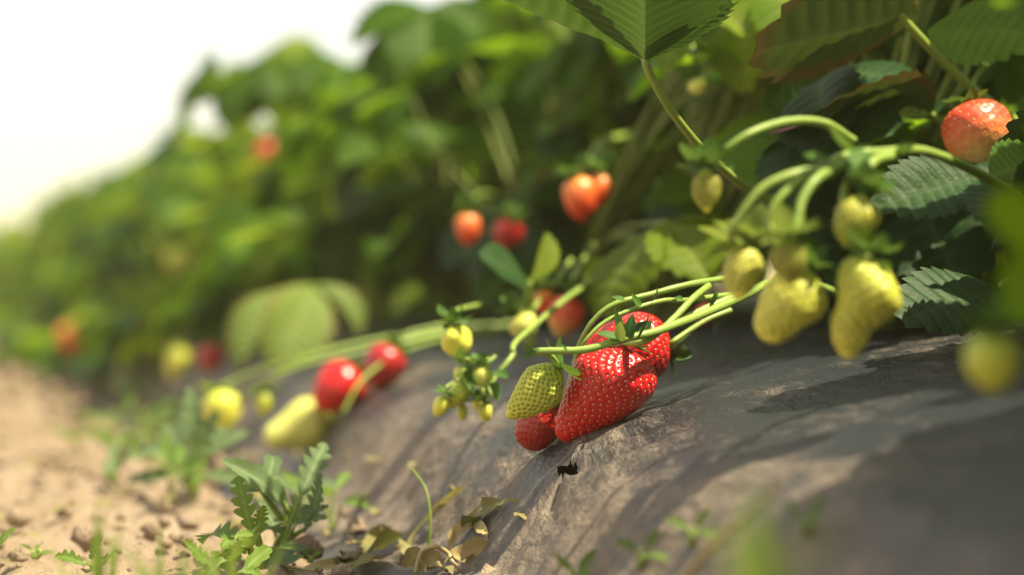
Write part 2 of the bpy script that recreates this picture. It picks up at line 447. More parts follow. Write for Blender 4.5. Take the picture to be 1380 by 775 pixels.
# ------------------------------------------------------------------ ground and film
def stretch(a, b, n): return list(np.linspace(a, b, n, endpoint=False))
gs = stretch(-900, -40, 10) + stretch(-40, -1, 20) + stretch(-1, .55, 60) + stretch(.55, 1.3, 150) + stretch(1.3, 3.2, 230) + stretch(3.2, 8, 150) + stretch(8, 30, 60) + stretch(30, 1000, 20) + [1000.0]
gp = stretch(-900, -30, 10) + stretch(-30, -1.2, 30) + stretch(-1.2, -.45, 70) + stretch(-.45, .05, 110) + stretch(.05, .8, 12) + stretch(.8, 2.0, 40) + stretch(2, 30, 20) + stretch(30, 900, 8) + [900.0]
S, Q = np.meshgrid(gs, gp, indexing='ij')
near = np.clip(1 - (np.abs(S - 1) - 8) / 12, 0, 1) * np.clip(1 - (np.abs(Q) - 2) / 6, 0, 1)
free = np.clip(-(Q - .02) / .05, 0, 1) + np.clip((Q - BEDW + .02) / .05, 0, 1)
Z = SOIL - .004 + near * free * (.010 * fbm(0, S * 9, Q * 9, 3) + .010 * np.maximum(fbm(2, S * 28, Q * 28, 3), -.05) + .005 * fbm(4, S * 90, Q * 90, 3))
Z -= .02 * (1 - free) * 1.0
X = -SN * S + CS * (Q + P0); Y = CS * S + SN * (Q + P0)
g = obj('ground', mesh('ground', np.stack([X, Y, Z], -1).reshape(-1, 3), grid_faces(len(gs), len(gp))[::1], 'soil'))
g['kind'] = 'structure'

hp, _ = hit(763, 637); hs, hq = to_row(hp.x, hp.y)
fs = stretch(-.9, .45, 90) + stretch(.45, .72, 70) + stretch(.72, 1.10, 300) + stretch(1.10, 1.7, 200) + stretch(1.7, 3.5, 200) + stretch(3.5, 14, 240) + [14.0]
fp = stretch(-.035, .16, 150) + stretch(.16, .36, 100) + stretch(.36, .6, 24) + stretch(.6, BEDW + .035, 40) + [BEDW + .035]
fs = sorted(set(fs) | set(np.arange(hs - .016, hs + .012, .0005).tolist())); fp = sorted(set(fp) | set(np.arange(hq - .012, hq + .012, .0004).tolist()))
S, Q = np.meshgrid(fs, fp, indexing='ij')
sag = .5 + .5 * np.clip((Q - .03) / .06, 0, 1)
edgew = np.clip((Q + .035) / .05, 0, 1)
n_cross = ridge(1, S * 16 + Q * 18 + 2 * fbm(3, S * 6, Q * 12, 2), Q * 14 - S * 4, 3) - .6
n_mid = fbm(5, S * 12, Q * 22, 4)
n_fine = ridge(3, S * 40 + Q * 60, Q * 80 - S * 20, 2) - .6
lump = fbm(6, S * 9, Q * 11, 3)
foot = np.clip(1 - np.abs(Q - .035) / .055, 0, 1)
blister = np.maximum(fbm(0, S * 40 + 5, Q * 26, 3), 0)
crk = ridge(5, S * 26 + 3 * fbm(1, S * 12, Q * 30, 2), Q * 60 + 3 * fbm(2, S * 12, Q * 30, 2), 3) - .6
Hh = .0011 * n_cross + .0015 * n_mid + .0008 * n_fine + .0016 * crk * (.3 + foot) + .0020 * blister + .006 * lump * (.25 + .75 * foot) + foot * (.006 * fbm(2, S * 24, Q * 60, 3) + .0022 * (ridge(6, S * 45, Q * 120, 2) - .6))
# tear in the film with creases running from it
dx = (S - hs); dq = (Q - hq); rr = np.hypot(dx, dq); an = np.arctan2(dq, dx)
re = np.hypot(dx / 4.2, dq)
Hh = Hh * (1 - .9 * np.exp(-(re / .008) ** 2)) + .0014 * np.exp(-((re - .0034) / .0012) ** 2) * np.clip(np.sin(an) + .2, 0, 1) + .0022 * np.exp(-((dq - .006 - .12 * dx) / .0022) ** 2) * np.exp(-((dx - .02) / .045) ** 2)
Hh += 0 + .0022 * np.exp(-(rr / .05) ** 2) * np.cos(an * 7 + 2 * rr * 60)
bs, bq = to_row(*P(800, 583, .938)[:2])
Hh = Hh * (1 - .6 * np.exp(-((S - bs) ** 2 + (Q - bq) ** 2) / .03 ** 2)) + .0022 * np.exp(-((S - bs) ** 2 + (Q - bq) ** 2) / .022 ** 2)
Z = zbed(Q) + Hh * edgew * np.clip((BEDW + .035 - Q) / .05, 0, 1)
# settle the film under the lying fruit
Z = np.where(Q < .012, np.minimum(Z, SOIL + .004 + (Q - .012) * .5), Z)
X = -SN * S + CS * (Q + P0); Y = CS * S + SN * (Q + P0)
fc = grid_faces(len(fs), len(fp)); nc = len(fp)
rrf = (np.hypot(dx / .0115 + 120 * dq * .25, dq / .0023) + .10 * np.cos(an * 3 + 1)).ravel()
fc = [q for q in fc if rrf[q[0]] > 1.0]
film = obj('mulch_film', mesh('mulch_film', np.stack([X, Y, Z], -1).reshape(-1, 3), fc, 'mulch_film',
           {'ht': np.clip((.0028 * n_cross + .004 * n_mid + .006 * lump).ravel() * 40, -.25, .3) + .34 * foot.ravel() - .14 * np.clip((Q.ravel() - .08) / .05, 0, 1)}, uv=np.stack([S, Q], -1).reshape(-1, 2)))
film['kind'] = 'structure'
FZ = Z; FSa = np.array(fs); FPa = np.array(fp)
def zfilm(x, y):
    s, p = to_row(x, y)
    if p < -.03 or p > BEDW: return SOIL
    i = min(max(np.searchsorted(FSa, s), 1), len(fs) - 1); j = min(max(np.searchsorted(FPa, p), 1), len(fp) - 1)
    return float(FZ[i - 1:i + 1, j - 1:j + 1].mean())

# ------------------------------------------------------------------ the planted row
FAR = 'blurred strawberry plant far along the receding row'
PLANT = {}
def plant(label, s, p, n, hmin, hmax, size, group, seed, young=.12, low=10, skirt=0):
    rng.seed(seed)
    q = row(s, p); q.z = float(zbed(p)) - .004
    th = thing('strawberry_plant', label, 'strawberry plant', q, group)
    V, Fc = tube_data([(0, 0, -.01), (0.003, 0, .012), (.0, .004, .03)], .014, .008, n=6, sides=8, wob=.3, seed=seed)
    obj('crown', mesh('crown', V, Fc, 'petiole'), th)
    M0 = th.matrix_basis.copy()
    bpy_loc = Matrix.Translation(q); th.matrix_basis = bpy_loc
    got = 0; tries = 0
    while got < n and tries < n * 4:
        tries += 1
        az = rng.uniform(0, 2 * math.pi)
        inner = rng.random()
        h = rng.uniform(hmin, hmax) * (1.0 if inner < .55 else rng.uniform(.4, .75))
        var = rng.choice([0, 1, 2, 3]) if inner < .55 else rng.choice([3, 4, 5, 5])
        m = 'leaf_young' if rng.random() < young else ('leaf_deep' if rng.random() < .12 else 'leaf')
        if tries > n * 4 - 1: break
        if add_leaf(th, q + Vector((rng.uniform(-.015, .015), rng.uniform(-.015, .015), 0)), az, h, var, size * rng.uniform(.75, 1.15), m, rng.uniform(-.2, .9), rng.uniform(-.35, .35)): got += 1
    got = 0                                        # low leaves filling the skirt of the plant
    for tries in range(70):
        if got >= low: break
        az = RA + math.pi / 2 + rng.uniform(-1.2, 1.2) if rng.random() < .6 else rng.uniform(0, 6.28)
        off = rng.uniform(-.10, .02) if s > 1.9 else rng.uniform(-.03, .03)
        q2 = row(s + rng.uniform(-.07, .07), p + off); q2.z = float(zbed(p + off)) - .004
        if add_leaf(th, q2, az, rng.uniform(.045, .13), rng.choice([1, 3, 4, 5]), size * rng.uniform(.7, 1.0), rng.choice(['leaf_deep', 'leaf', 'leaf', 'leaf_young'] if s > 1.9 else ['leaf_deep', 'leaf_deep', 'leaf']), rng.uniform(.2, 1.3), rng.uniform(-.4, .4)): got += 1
    for tries in range(60):                        # leaves lying over the shoulder of the bed
        if skirt <= 0: break
        pp = rng.uniform(.045, .14) if rng.random() < .4 else rng.uniform(-.05 if s > 2.7 else 0, .06); q2 = row(s + rng.uniform(-.12, .12), pp); q2.z = float(zbed(pp)) - .003
        az = RA + math.pi / 2 + rng.uniform(-1.3, 1.3)
        if add_leaf(th, q2, az, rng.uniform(.035, .085) if pp > .06 else rng.uniform(.02, .05), rng.choice([0, 1, 3]), .055 * rng.uniform(.7, 1.1), rng.choice(['leaf', 'leaf', 'leaf_young', 'leaf_deep']), rng.uniform(-.1, 1.0), rng.uniform(-.4, .4)): skirt -= 1
    return th
near_labels = {0.55: 'strawberry plant nearest the camera, mostly beyond the right edge', .80: 'strawberry plant at the right edge shading the film', 1.05: 'strawberry plant behind the unripe truss at the right',
               1.30: 'leafy strawberry plant behind the top right leaves', 1.55: 'strawberry plant rising behind the sharp ripe cluster', 1.80: 'strawberry plant in the centre of the dark foliage', 2.05: 'strawberry plant left of centre with pale folded leaflet above it'}
s = .30; i = 0
while s < 11.5:
    key = round(s, 2)
    lab = near_labels.get(key)
    jit = random.Random(i + 90)
    d = s
    n = 84 if s < .95 else 38 if s < 2.6 else (24 if s < 5 else 16)
    if lab is None: lab = 'strawberry plant beyond the right edge of the view' if s < .5 else FAR
    PLANT[key] = plant(lab, s, (.225 if s < 2.0 else .215) + jit.uniform(-.02, .02), n, .17 if s < 2.2 else .14, .265 if s < 1.9 else .24 if s < 2.4 else .205, .063, 'strawberry plants of the front line', 200 + i, .14 if s < 2 else .34, 12 if s < 1.9 else 20, 0 if s < 1.7 else 5 if s < 2.2 else 20)
    s += .25; i += 1
s = .7; i = 0
while s < 4.6:
    plant('strawberry plant of the rear line, showing only through gaps in the foliage', s, .56 + random.Random(i).uniform(-.02, .02), 26 if s < 3 else 15, .17, .27, .070, 'strawberry plants of the rear line', 500 + i, .15)
    s += .28; i += 1

# ------------------------------------------------------------------ strawberries
GA = math.pi * (3 - math.sqrt(5))
SEEDV = []
for i in range(4):
    ph = [-1, -.35, .35, 1][i]; r = [.0, .9, .9, 0][i]
    for k in range(6 if r else 1): SEEDV.append((r * math.cos(k * math.pi / 3), r * math.sin(k * math.pi / 3), ph))
SEEDV = np.array(SEEDV)
SEEDF = [(0, 1 + (k + 1) % 6, 1 + k) for k in range(6)] + [(1 + k, 1 + (k + 1) % 6, 7 + (k + 1) % 6, 7 + k) for k in range(6)] + [(7 + k, 7 + (k + 1) % 6, 13) for k in range(6)]

SYM = [(0, .0), (.04, .42), (.12, .74), (.25, .96), (.38, 1.0), (.55, .90), (.72, .68), (.86, .42), (.95, .21), (1, 0)]
SYM_FAT = [(0, .0), (.05, .50), (.14, .82), (.28, .99), (.42, 1.0), (.6, .93), (.76, .74), (.88, .5), (.96, .26), (1, 0)]
def berry_mesh(L, prof, nt=40, nth=48, nseed=150, seed_r=.00055, dimple=.0006, spacing=None, lump=.03, sd=0, bend=0.0):
    """prof rows: t, left, right, front, back (metres). Axis along -Z from the calyx at the origin; right = +X, front = -Y."""
    rs = np.random.RandomState(sd)
    pr = np.array(prof, float); tt = pr[:, 0]
    tf = .5 - .5 * np.cos(np.linspace(0, math.pi, nt)); tf = .35 * tf + .65 * np.linspace(0, 1, nt)
    def prof_at(t, c):
        # interpolate squared radius near the ends so that they close roundly
        return np.sqrt(np.maximum(np.interp(t, tt, pr[:, c] ** 2), 0))
    ker = np.array([1, 2, 3, 2, 1]) / 9
    R4 = []
    for c in range(1, 5):
        r = prof_at(tf, c); r2 = np.convolve(np.pad(r, 2, mode='edge'), ker, 'valid'); r2[0] = r2[-1] = 0
        r2[1] = min(r2[1], r[1] * 1.1) if nt < 30 else r2[1]
        R4.append(r2)
    cx = (R4[1] - R4[0]) / 2; rx = (R4[1] + R4[0]) / 2; cyy = (R4[3] - R4[2]) / 2; ry = (R4[3] + R4[2]) / 2
    def surf(t, th):
        i_cx = np.interp(t, tf, cx); i_rx = np.interp(t, tf, rx); i_cy = np.interp(t, tf, cyy); i_ry = np.interp(t, tf, ry)
        a, b = np.cos(th), np.sin(th)
        l = 1 + lump * (np.sin(2 * th + 5 * t + sd) + .6 * np.sin(3 * th - 7 * t + 2 * sd)) * np.sin(np.pi * t)
        return np.stack([i_cx + i_rx * a * l + bend * np.sin(np.pi * t), i_cy + i_ry * b * l, -L * t], -1)
    T, TH = np.meshgrid(tf, np.linspace(0, 2 * math.pi, nth, endpoint=False), indexing='ij')
    V = surf(T, TH).reshape(-1, 3)
    Fc = grid_faces(nt, nth, True)
    # seeds spread evenly by area
    am = np.cumsum(np.interp(np.linspace(0, 1, 400), tf, (rx + ry) / 2) + 1e-5); am = (am - am[0]) / (am[-1] - am[0])
    ks = np.clip((np.arange(nseed) + .5) / nseed + .012 * (rs.rand(nseed) - .5), 0, 1)
    st = np.interp(.02 + .965 * ks, am, np.linspace(0, 1, 400)); sth = (np.arange(nseed) * GA + .10 * (rs.rand(nseed) - .5)) % (2 * math.pi)
    sp = surf(st, sth); e = 1e-3
    du = surf(np.clip(st + e, 0, 1), sth) - surf(np.clip(st - e, 0, 1), sth); dv = surf(st, sth + e) - surf(st, sth - e)
    nn = np.cross(du, dv); nn /= np.linalg.norm(nn, axis=1)[:, None] + 1e-12
    cen = np.array([0, 0, -L * .45]); fl = np.sign(((sp - cen) * nn).sum(1)); nn *= fl[:, None]
    if spacing is None: spacing = L * .055
    # dimples
    dmin = np.full(len(V), 9.0); near = np.zeros(len(V), int)
    for c0 in range(0, len(V), 4000):
        d = np.linalg.norm(V[c0:c0 + 4000, None, :] - sp[None], axis=2); near[c0:c0 + 4000] = d.argmin(1); dmin[c0:c0 + 4000] = d.min(1)
    dm = np.exp(-(dmin / (spacing * .42)) ** 2)
    vn = nn[near]
    V = V - vn * (dimple * (dm - .25))[:, None]
    tv = T.reshape(-1)
    # seeds
    SV = []; SF = []
    for i in range(nseed):
        n = nn[i]; ax = np.array([0, 0, -1.0]) - n * n[2] * -1; ax /= np.linalg.norm(ax) + 1e-9; b = np.cross(n, ax)
        j = 1 + .3 * (rs.rand() - .5); off = len(SV) * 14
        w = SEEDV[:, :1] * b * seed_r * .62 * j + SEEDV[:, 2:] * ax * seed_r * 1.15 * j + SEEDV[:, 1:2] * n * seed_r * .5
        SV.append(sp[i] - n * (dimple * .62) + w); SF += [tuple(off + q for q in f) for f in SEEDF]
    return V, Fc, {'t': tv, 'dim': dm}, np.concatenate(SV), SF
def sepal_mesh(name, mat, wid=.30, curl=.6, cup=.25, seed=0):
    V = []; ve = []; ed = []; nt = 9; rs = np.random.RandomState(seed)
    for i in range(nt):
        t = i / (nt - 1); w = wid * (math.sin(math.pi * min(1, (t * .86 + .14)) ** .9)) ** .8 if i < nt - 1 else .006
        a = curl * t
        y = math.sin(a) / curl if curl else t; z = (1 - math.cos(a)) / curl if curl else 0
        for j in (-1, -.5, 0, .5, 1):
            V.append((w * j + .03 * math.sin(5 * t + seed), y, z + cup * w * j * j)); ve.append(abs(j)); ed.append(abs(j))
    return mesh(name, V, grid_faces(nt, 5), mat, {'vein': ve, 'edge': ed})
SEP = {m: [sepal_mesh('sepal', m, .27, .3, .3, 1), sepal_mesh('sepal', m, .31, .9, .35, 2), sepal_mesh('sepal', m, .24, -.5, .2, 3)] for m in ('sepal', 'sepal_pale', 'sepal_deep')}

def sym(L, r, prof=SYM, flat=1.0):
    return [(t, w * r, w * r, w * r * flat, w * r * flat) for t, w in prof]
BERRY_CACHE = {}
def berry(label, base, tip, prof, flesh='ripe', seedm='seed_gold', nt=36, nth=44, nseed=130, sr=.00055, dimple=.0006,
          sep='sepal', nsep=8, sepl=.011, sepang=(1.2, 2.0), stalk=None, stalk_r=(.0012, .0014), group=None, name='strawberry',
          lump=.03, sd=0, roll=0.0, key=None, view=True, sep_list=None, spacing=None, cat='strawberry'):
    base = Vector(base); tip = Vector(tip); ax = tip - base; L = ax.length
    th = thing(name, label, cat, base, group)
    z = -ax.normalized(); x = Vector((1, 0, 0)); x = (x - z * x.dot(z)).normalized()
    if x.dot(Vector((1, 0, 0))) < .2: x = Vector((0, 0, -1)) - z * -z.z; x.normalize()
    y = z.cross(x); M = Matrix((x, y, z)).transposed().to_4x4() @ Matrix.Rotation(roll, 4, 'Z')
    if key and key in BERRY_CACHE:
        fm, sm, L0 = BERRY_CACHE[key]
    else:
        V, Fc, at, SV, SF = berry_mesh(L, prof, nt, nth, nseed, sr, dimple, spacing, lump, sd)
        fm = mesh('flesh', V, Fc, flesh, at); sm = mesh('achenes', SV, SF, seedm); L0 = L
        if key: BERRY_CACHE[key] = (fm, sm, L0)
    Ms = M @ Matrix.Scale(L / L0, 4)
    obj('flesh', fm, th, mat4=Ms)
    a = obj('achenes', sm, th, mat4=Ms); a['kind'] = 'stuff'
    rs = random.Random(sd + 5)
    r0 = .10 * L
    if sep_list is None:
        sep_list = []
        for i in range(nsep):
            az = 2 * math.pi * i / nsep + rs.uniform(-.2, .2); tl = rs.uniform(*sepang)
            sep_list.append((az, tl, sepl * rs.uniform(.8, 1.15), rs.randrange(3)))
    for az, tl, ln, vi in sep_list:                # tilt 0 = pointing up the stalk, pi/2 = flat, more = clasping the fruit
        d = Vector((math.cos(az) * math.sin(tl), math.sin(az) * math.sin(tl), math.cos(tl)))
        up = Vector((math.cos(az) * -math.cos(tl), math.sin(az) * -math.cos(tl), math.sin(tl)))
        fr = frame(M.to_3x3() @ d, M.to_3x3() @ up)
        st = M.to_3x3() @ Vector((math.cos(az) * r0 * .35, math.sin(az) * r0 * .35, .0008))
        obj('sepal', SEP[sep][vi], th, mat4=Matrix.Translation(st) @ fr @ Matrix.Scale(ln, 4))
    if stalk:
        V, Fc = tube_data([tuple(base)] + [tuple(p) for p in stalk], stalk_r[0] * .78, stalk_r[1] * .88, n=8 * len(stalk) + 6, sides=8, wob=.12, seed=sd)
        obj('stalk', mesh('stalk', V - np.array(base), Fc, 'fruit_stem'), th)
    return th

px = .925 / F                                      # one photo pixel in metres at the focus distance
def outline_prof(poly, base, tip, d, depth=.95, n=18):
    """radii left and right of the axis from an outline in pixels"""
    a = np.array(base, float); ax = np.array(tip, float) - a; L = np.linalg.norm(ax); ax /= L; rt = np.array([-ax[1], ax[0]])
    if rt[0] < 0: rt = -rt
    rows_ = [(0, 0, 0, 0, 0)]
    for i in range(n):
        t = .025 + .95 * i / (n - 1); c = a + ax * L * t; hits = []
        for k_ in range(len(poly)):
            p, q = np.array(poly[k_], float) - c, np.array(poly[(k_ + 1) % len(poly)], float) - c
            s0, s1 = p.dot(ax), q.dot(ax)
            if s0 * s1 <= 0 and abs(s0 - s1) > 1e-9: hits.append(p.dot(rt) + (q - p).dot(rt) * (-s0) / (s1 - s0))
        l = max([-h for h in hits if h < 0] or [3]); r = max([h for h in hits if h > 0] or [3])
        rows_.append((t, l, r, (l + r) / 2 * depth, (l + r) / 2 * depth))
    return pr(rows_ + [(1, 0, 0, 0, 0)], d)
MAIN_OUT = [(774, 481), (765, 510), (756, 541), (749, 565), (747, 581), (752, 591), (764, 596), (780, 591), (801, 583), (820, 575), (838, 567), (856, 556), (871, 545), (882, 533),
            (887, 518), (885, 500), (878, 486), (866, 476), (852, 468), (830, 464), (800, 468), (784, 472)]
# the large ripe fruit: profile measured along its own axis (left = towards the camera's lower left)
b0 = P(838, 463, .936); t0 = P(760, 596, .938)
L0 = (t0 - b0).length
def pr(rows, d=.925): q = d / F; return [(t, l * q, r * q, f * q, b * q) for t, l, r, f, b in rows]
main_prof = outline_prof(MAIN_OUT, (838, 463), (760, 596), .925, .86)
berry('large ripe red strawberry lying on the black film in sharp focus, tip to lower left', b0, t0, main_prof, 'ripe', 'seed_gold', 110, 190, 430, .00052, .00062,
      'sepal_deep', sep_list=[(2.6, .75, .0125, 0), (3.6, .9, .014, 0), (.9, 1.0, .015, 1), (5.2, .6, .011, 2), (5.9, 1.6, .010, 1), (0.1, 1.55, .011, 0), (4.4, 1.1, .010, 1)],
      stalk=[P(862, 462, .922), P(886, 449, .925), P(912, 425, .935), P(934, 402, .945), P(955, 385, .96)], stalk_r=(.0016, .0016), lump=.03, sd=3, spacing=.0023)
b1 = P(897, 472, .985); t1 = P(788, 468, .978)
back_prof = outline_prof([(780, 470), (801, 448), (828, 422), (845, 412), (860, 409), (876, 414), (888, 424), (897, 440), (904, 462), (905, 480), (898, 497), (880, 508), (850, 512), (815, 505), (790, 492)], (897, 472), (788, 468), .965)
berry('ripe red strawberry half hidden directly behind the large ripe one', b1, t1, back_prof, 'ripe', 'seed_gold', 84, 130, 300, .0005, .0006, 'sepal_deep',
      sep_list=[(0.2, 1.0, .012, 0), (2.8, .7, .013, 1), (3.5, 1.1, .013, 0), (4.5, .9, .013, 1), (5.4, .8, .012, 0), (1.6, 1.2, .012, 2)],
      stalk=[P(905, 462, .975), P(925, 448, .98), P(955, 430, .985), P(985, 418, .99)], stalk_r=(.0013, .0014), sd=4, spacing=.0024)
b2 = P(754, 496, .927); t2 = P(683, 563, .928)
green_prof = outline_prof([(712, 494), (735, 488), (752, 494), (761, 508), (759, 525), (756, 540), (741, 552), (722, 560), (702, 566), (690, 564), (683, 557), (683, 545), (690, 530), (700, 510)], (754, 496), (683, 563), .912)
TH_GREEN = berry('green unripe strawberry leaning on the left side of the large ripe one', b2, t2, green_prof, 'unripe', 'seed_green', 90, 140, 260, .0006, .0009, 'sepal',
      sep_list=[(2.6, 1.3, .012, 1), (3.5, 1.7, .013, 1), (4.3, 1.75, .012, 0), (5.2, 1.6, .012, 1), (0.1, 1.5, .012, 0), (1.2, 1.3, .012, 2)],
      stalk=[P(740, 478, .915), P(722, 474, .913), P(736, 473, .912), P(790, 471, .913), P(840, 457, .915), P(880, 448, .92), P(930, 430, .935), P(985, 407, .955), P(1030, 385, .975)],
      stalk_r=(.0016, .0020), sd=6, spacing=.0021)
b3 = P(752, 548, .958); t3 = P(704, 600, .966)
red_prof = pr([(0, 0, 0, 0, 0), (.08, 24, 20, 20, 20), (.25, 34, 27, 29, 29), (.5, 34, 30, 30, 30), (.72, 29, 28, 26, 26), (.88, 21, 22, 18, 18), (.96, 13, 13, 11, 11), (1, 0, 0, 0, 0)], .93)
berry('dull red strawberry tucked underneath the green unripe one', b3, t3, red_prof, 'ripe_dark_shaded', 'seed_gold', 56, 84, 170, .0005, .0007, 'sepal', nsep=5, sepl=.009, sd=8,
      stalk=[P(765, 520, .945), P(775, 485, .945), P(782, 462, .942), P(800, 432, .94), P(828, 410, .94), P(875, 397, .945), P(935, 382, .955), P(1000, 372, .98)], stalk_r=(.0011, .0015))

# stems of the sharp cluster: each a fruiting stem with bracts
def bract(parent, o, at, towards, ln, mat='sepal', vi=0, up=(0, -.6, .8)):
    d = Vector(towards) - Vector(at)
    obj('bract', SEP[mat][vi], parent, mat4=Matrix.Translation(Vector(at) - Vector(o)) @ frame(d, up) @ Matrix.Scale(ln, 4))
def crown_pts(pl, first):                          # the way from a plant's crown to the first given point
    c = Vector(pl.location) + Vector((0, 0, .02)); a = Vector(first)
    m = c.lerp(a, .5) + Vector((0, 0, .06 * (a - c).length))
    return [c, m]
def stem_thing(label, pts, r0, r1, bracts=(), mat='fruit_stem', plant_key=1.05):
    pl = PLANT[plant_key]; o = pl.location
    pts = crown_pts(pl, pts[0]) + list(pts)
    V, Fc = tube_data([tuple(p) for p in pts], r0 * .9, r1 * .82, n=10 * len(pts), sides=10, wob=.12, seed=len(label))
    th = obj('fruiting_stem', mesh('fruiting_stem', V - np.array(o), Fc, mat), pl); th['label'] = label
    for at, tw, ln, vi in bracts: bract(th, o, at, tw, ln, 'sepal', vi)
    return th
stem_thing('slender green runner stem arching over the ripe fruit behind, ending beside the green one',
           [P(1010, 392, .985), P(925, 404, .955), P(895, 405, .945), P(855, 416, .938), P(815, 434, .934), P(790, 458, .932), P(776, 482, .935)], .0014, .0009,
           [(P(862, 413, .937), P(850, 396, .937), .006, 0), (P(880, 405, .94), P(897, 392, .935), .007, 1), (P(905, 404, .95), P(925, 394, .94), .008, 2), (P(842, 404, .936), P(820, 402, .934), .006, 0)])
stem_thing('thick green stem carrying the sharp cluster of fruit, rising to the right',
           [P(1180, 420, 1.10), P(1110, 388, 1.02), P(1040, 382, .985), P(985, 402, .965), P(940, 421, .955), P(905, 440, .945)], .0022, .0017,
           [(P(960, 412, .957), P(975, 398, .95), .008, 1)])
for at, tw, ln, vi, mt in [((716, 476, .911), (699, 464, .911), .005, 1, 'sepal'), ((722, 474, .911), (703, 486, .909), .006, 0, 'sepal'), ((862, 454, .914), (876, 434, .908), .0125, 0, 'sepal_deep'),
                       ((848, 456, .914), (851, 424, .912), .0095, 2, 'sepal_deep'), ((838, 458, .914), (806, 443, .912), .0105, 2, 'sepal'), ((835, 458, .913), (838, 428, .91), .008, 0, 'sepal_pale'), ((764, 473, .910), (752, 462, .908), .004, 0, 'sepal')]:
    bract(TH_GREEN, b2, P(*at), P(*tw), ln, mt, vi)

# ------------------------------------------------------------------ hanging unripe truss on the right
DR = .775
def hang(label, u, v, w, h, d, tilt=0.0, flesh='unripe_yellow', seedm='seed_green', stalk=None, prof=SYM_FAT, key=None, sd=0, sepang=(.75, 1.65), sep='sepal', sepl=.0125, nsep=10, rows=None, toward=0.0, **kw):
    """a hanging fruit: pixel of its middle, width and height in pixels, leaning by tilt"""
    q = d / F; c = P(u, v, d); ax = Vector((math.sin(tilt), toward, -math.cos(tilt))).normalized()
    L = h * q; base = c - ax * L * .5; tip = c + ax * L * .5
    return berry(label, base, tip, pr(rows, d) if rows else sym(L, w * q * .5, prof), flesh, seedm, sep=sep, nsep=nsep, sepl=sepl, sepang=sepang, key=key, sd=sd,
                 stalk=[P(*p) for p in stalk] if stalk else None, **kw)
GT = 'unripe fruit of the hanging truss'
hang('small green-yellow strawberry hanging alone at the left of the unripe truss', 952, 258, 42, 56, .80, .0, stalk=[(955, 222, .80), (975, 205, .80), (1010, 180, .80), (1060, 164, .81), (1110, 166, .82), (1150, 190, .83)], sd=11, stalk_r=(.0013, .0019), group=GT, sr=.0010, dimple=.0011, spacing=.0028, nseed=175)
hang('yellow strawberry behind a pale star of sepals, at the lower left of the truss', 1000, 368, 56, 76, .79, -.25, stalk=[(985, 318, .775), (1000, 288, .772), (1030, 252, .772), (1075, 233, .775), (1125, 226, .785), (1170, 205, .80)], sd=12, sep='sepal_pale', sepl=.016, sepang=(.8, 1.7), stalk_r=(.0014, .0020), group=GT, sr=.0010, dimple=.0011, spacing=.0028, nseed=175, toward=-.35)
hang('little green strawberry in front of the large yellow one in the truss', 1063, 354, 50, 62, .755, .05, stalk=[(1074, 300, .757), (1082, 268, .76), (1102, 240, .765), (1135, 222, .78)], sd=13, flesh='unripe', seedm='seed_green', sep='sepal_pale', sepl=.0125, sepang=(.8, 1.7), stalk_r=(.0015, .0018), group=GT, sr=.0010, dimple=.0011, spacing=.0028, nseed=175)
hang('large yellow strawberry with a blunt tip, hanging lowest left in the truss', 1058, 410, 96, 112, .775, -.50, stalk=[(1046, 330, .772), (1035, 300, .77), (1050, 268, .77), (1085, 238, .775), (1125, 224, .785)], sd=14, stalk_r=(.0013, .0017), nt=48, nth=60, group=GT, sr=.0010, dimple=.0011, spacing=.0028, nseed=175,
     rows=[(0, 0, 0, 0, 0), (.08, 22, 30, 24, 24), (.25, 34, 50, 38, 38), (.45, 36, 52, 40, 40), (.65, 32, 38, 34, 34), (.85, 27, 26, 25, 25), (.95, 17, 17, 16, 16), (1, 0, 0, 0, 0)])
hang('round yellow-green strawberry hanging at the top right of the truss', 1152, 300, 64, 72, .775, -.30, stalk=[(1166, 255, .775), (1168, 236, .775), (1180, 216, .78), (1210, 210, .80)], sd=15, stalk_r=(.0015, .0020), group=GT, sr=.0010, dimple=.0011, spacing=.0028, nseed=175, sepl=.012)
hang('lumpy two-lobed yellow strawberry with narrow tip, hanging at the right of the truss', 1156, 415, 96, 140, .77, -.20, stalk=[(1150, 335, .772), (1140, 318, .775), (1135, 290, .778), (1140, 250, .78), (1160, 215, .79)], sd=16, stalk_r=(.0013, .0016), nt=52, nth=60, group=GT, sr=.0010, dimple=.0012, spacing=.0028, nseed=210, lump=.07,
     rows=[(0, 0, 0, 0, 0), (.05, 26, 24, 24, 24), (.14, 36, 38, 36, 36), (.28, 36, 56, 44, 44), (.42, 30, 62, 44, 44), (.54, 28, 46, 36, 36), (.66, 32, 24, 28, 28), (.82, 27, 20, 22, 22), (.94, 15, 12, 12, 12), (1, 0, 0, 0, 0)])
stem_thing('pale green arched truss stem from which the unripe fruit hang',
           [P(1420, 300, .90), P(1330, 240, .86), P(1250, 205, .82), P(1190, 205, .795), P(1140, 210, .785), P(1105, 228, .775)], .0024, .0017,
           [(P(1150, 205, .78), P(1110, 196, .77), .018, 1), (P(1170, 205, .785), P(1130, 245, .775), .015, 0), (P(1215, 208, .80), P(1225, 185, .79), .013, 2), (P(1120, 218, .775), P(1085, 215, .77), .012, 0)], plant_key=.8)
hang('blurred green strawberry hanging near the lens at the lower right corner', 1338, 488, 74, 84, .60, .05, flesh='unripe', seedm='seed_yellow', stalk=[(1352, 430, .60), (1368, 390, .61), (1400, 340, .63), (1460, 300, .66)], sd=17, stalk_r=(.0012, .0015), sepl=.009)
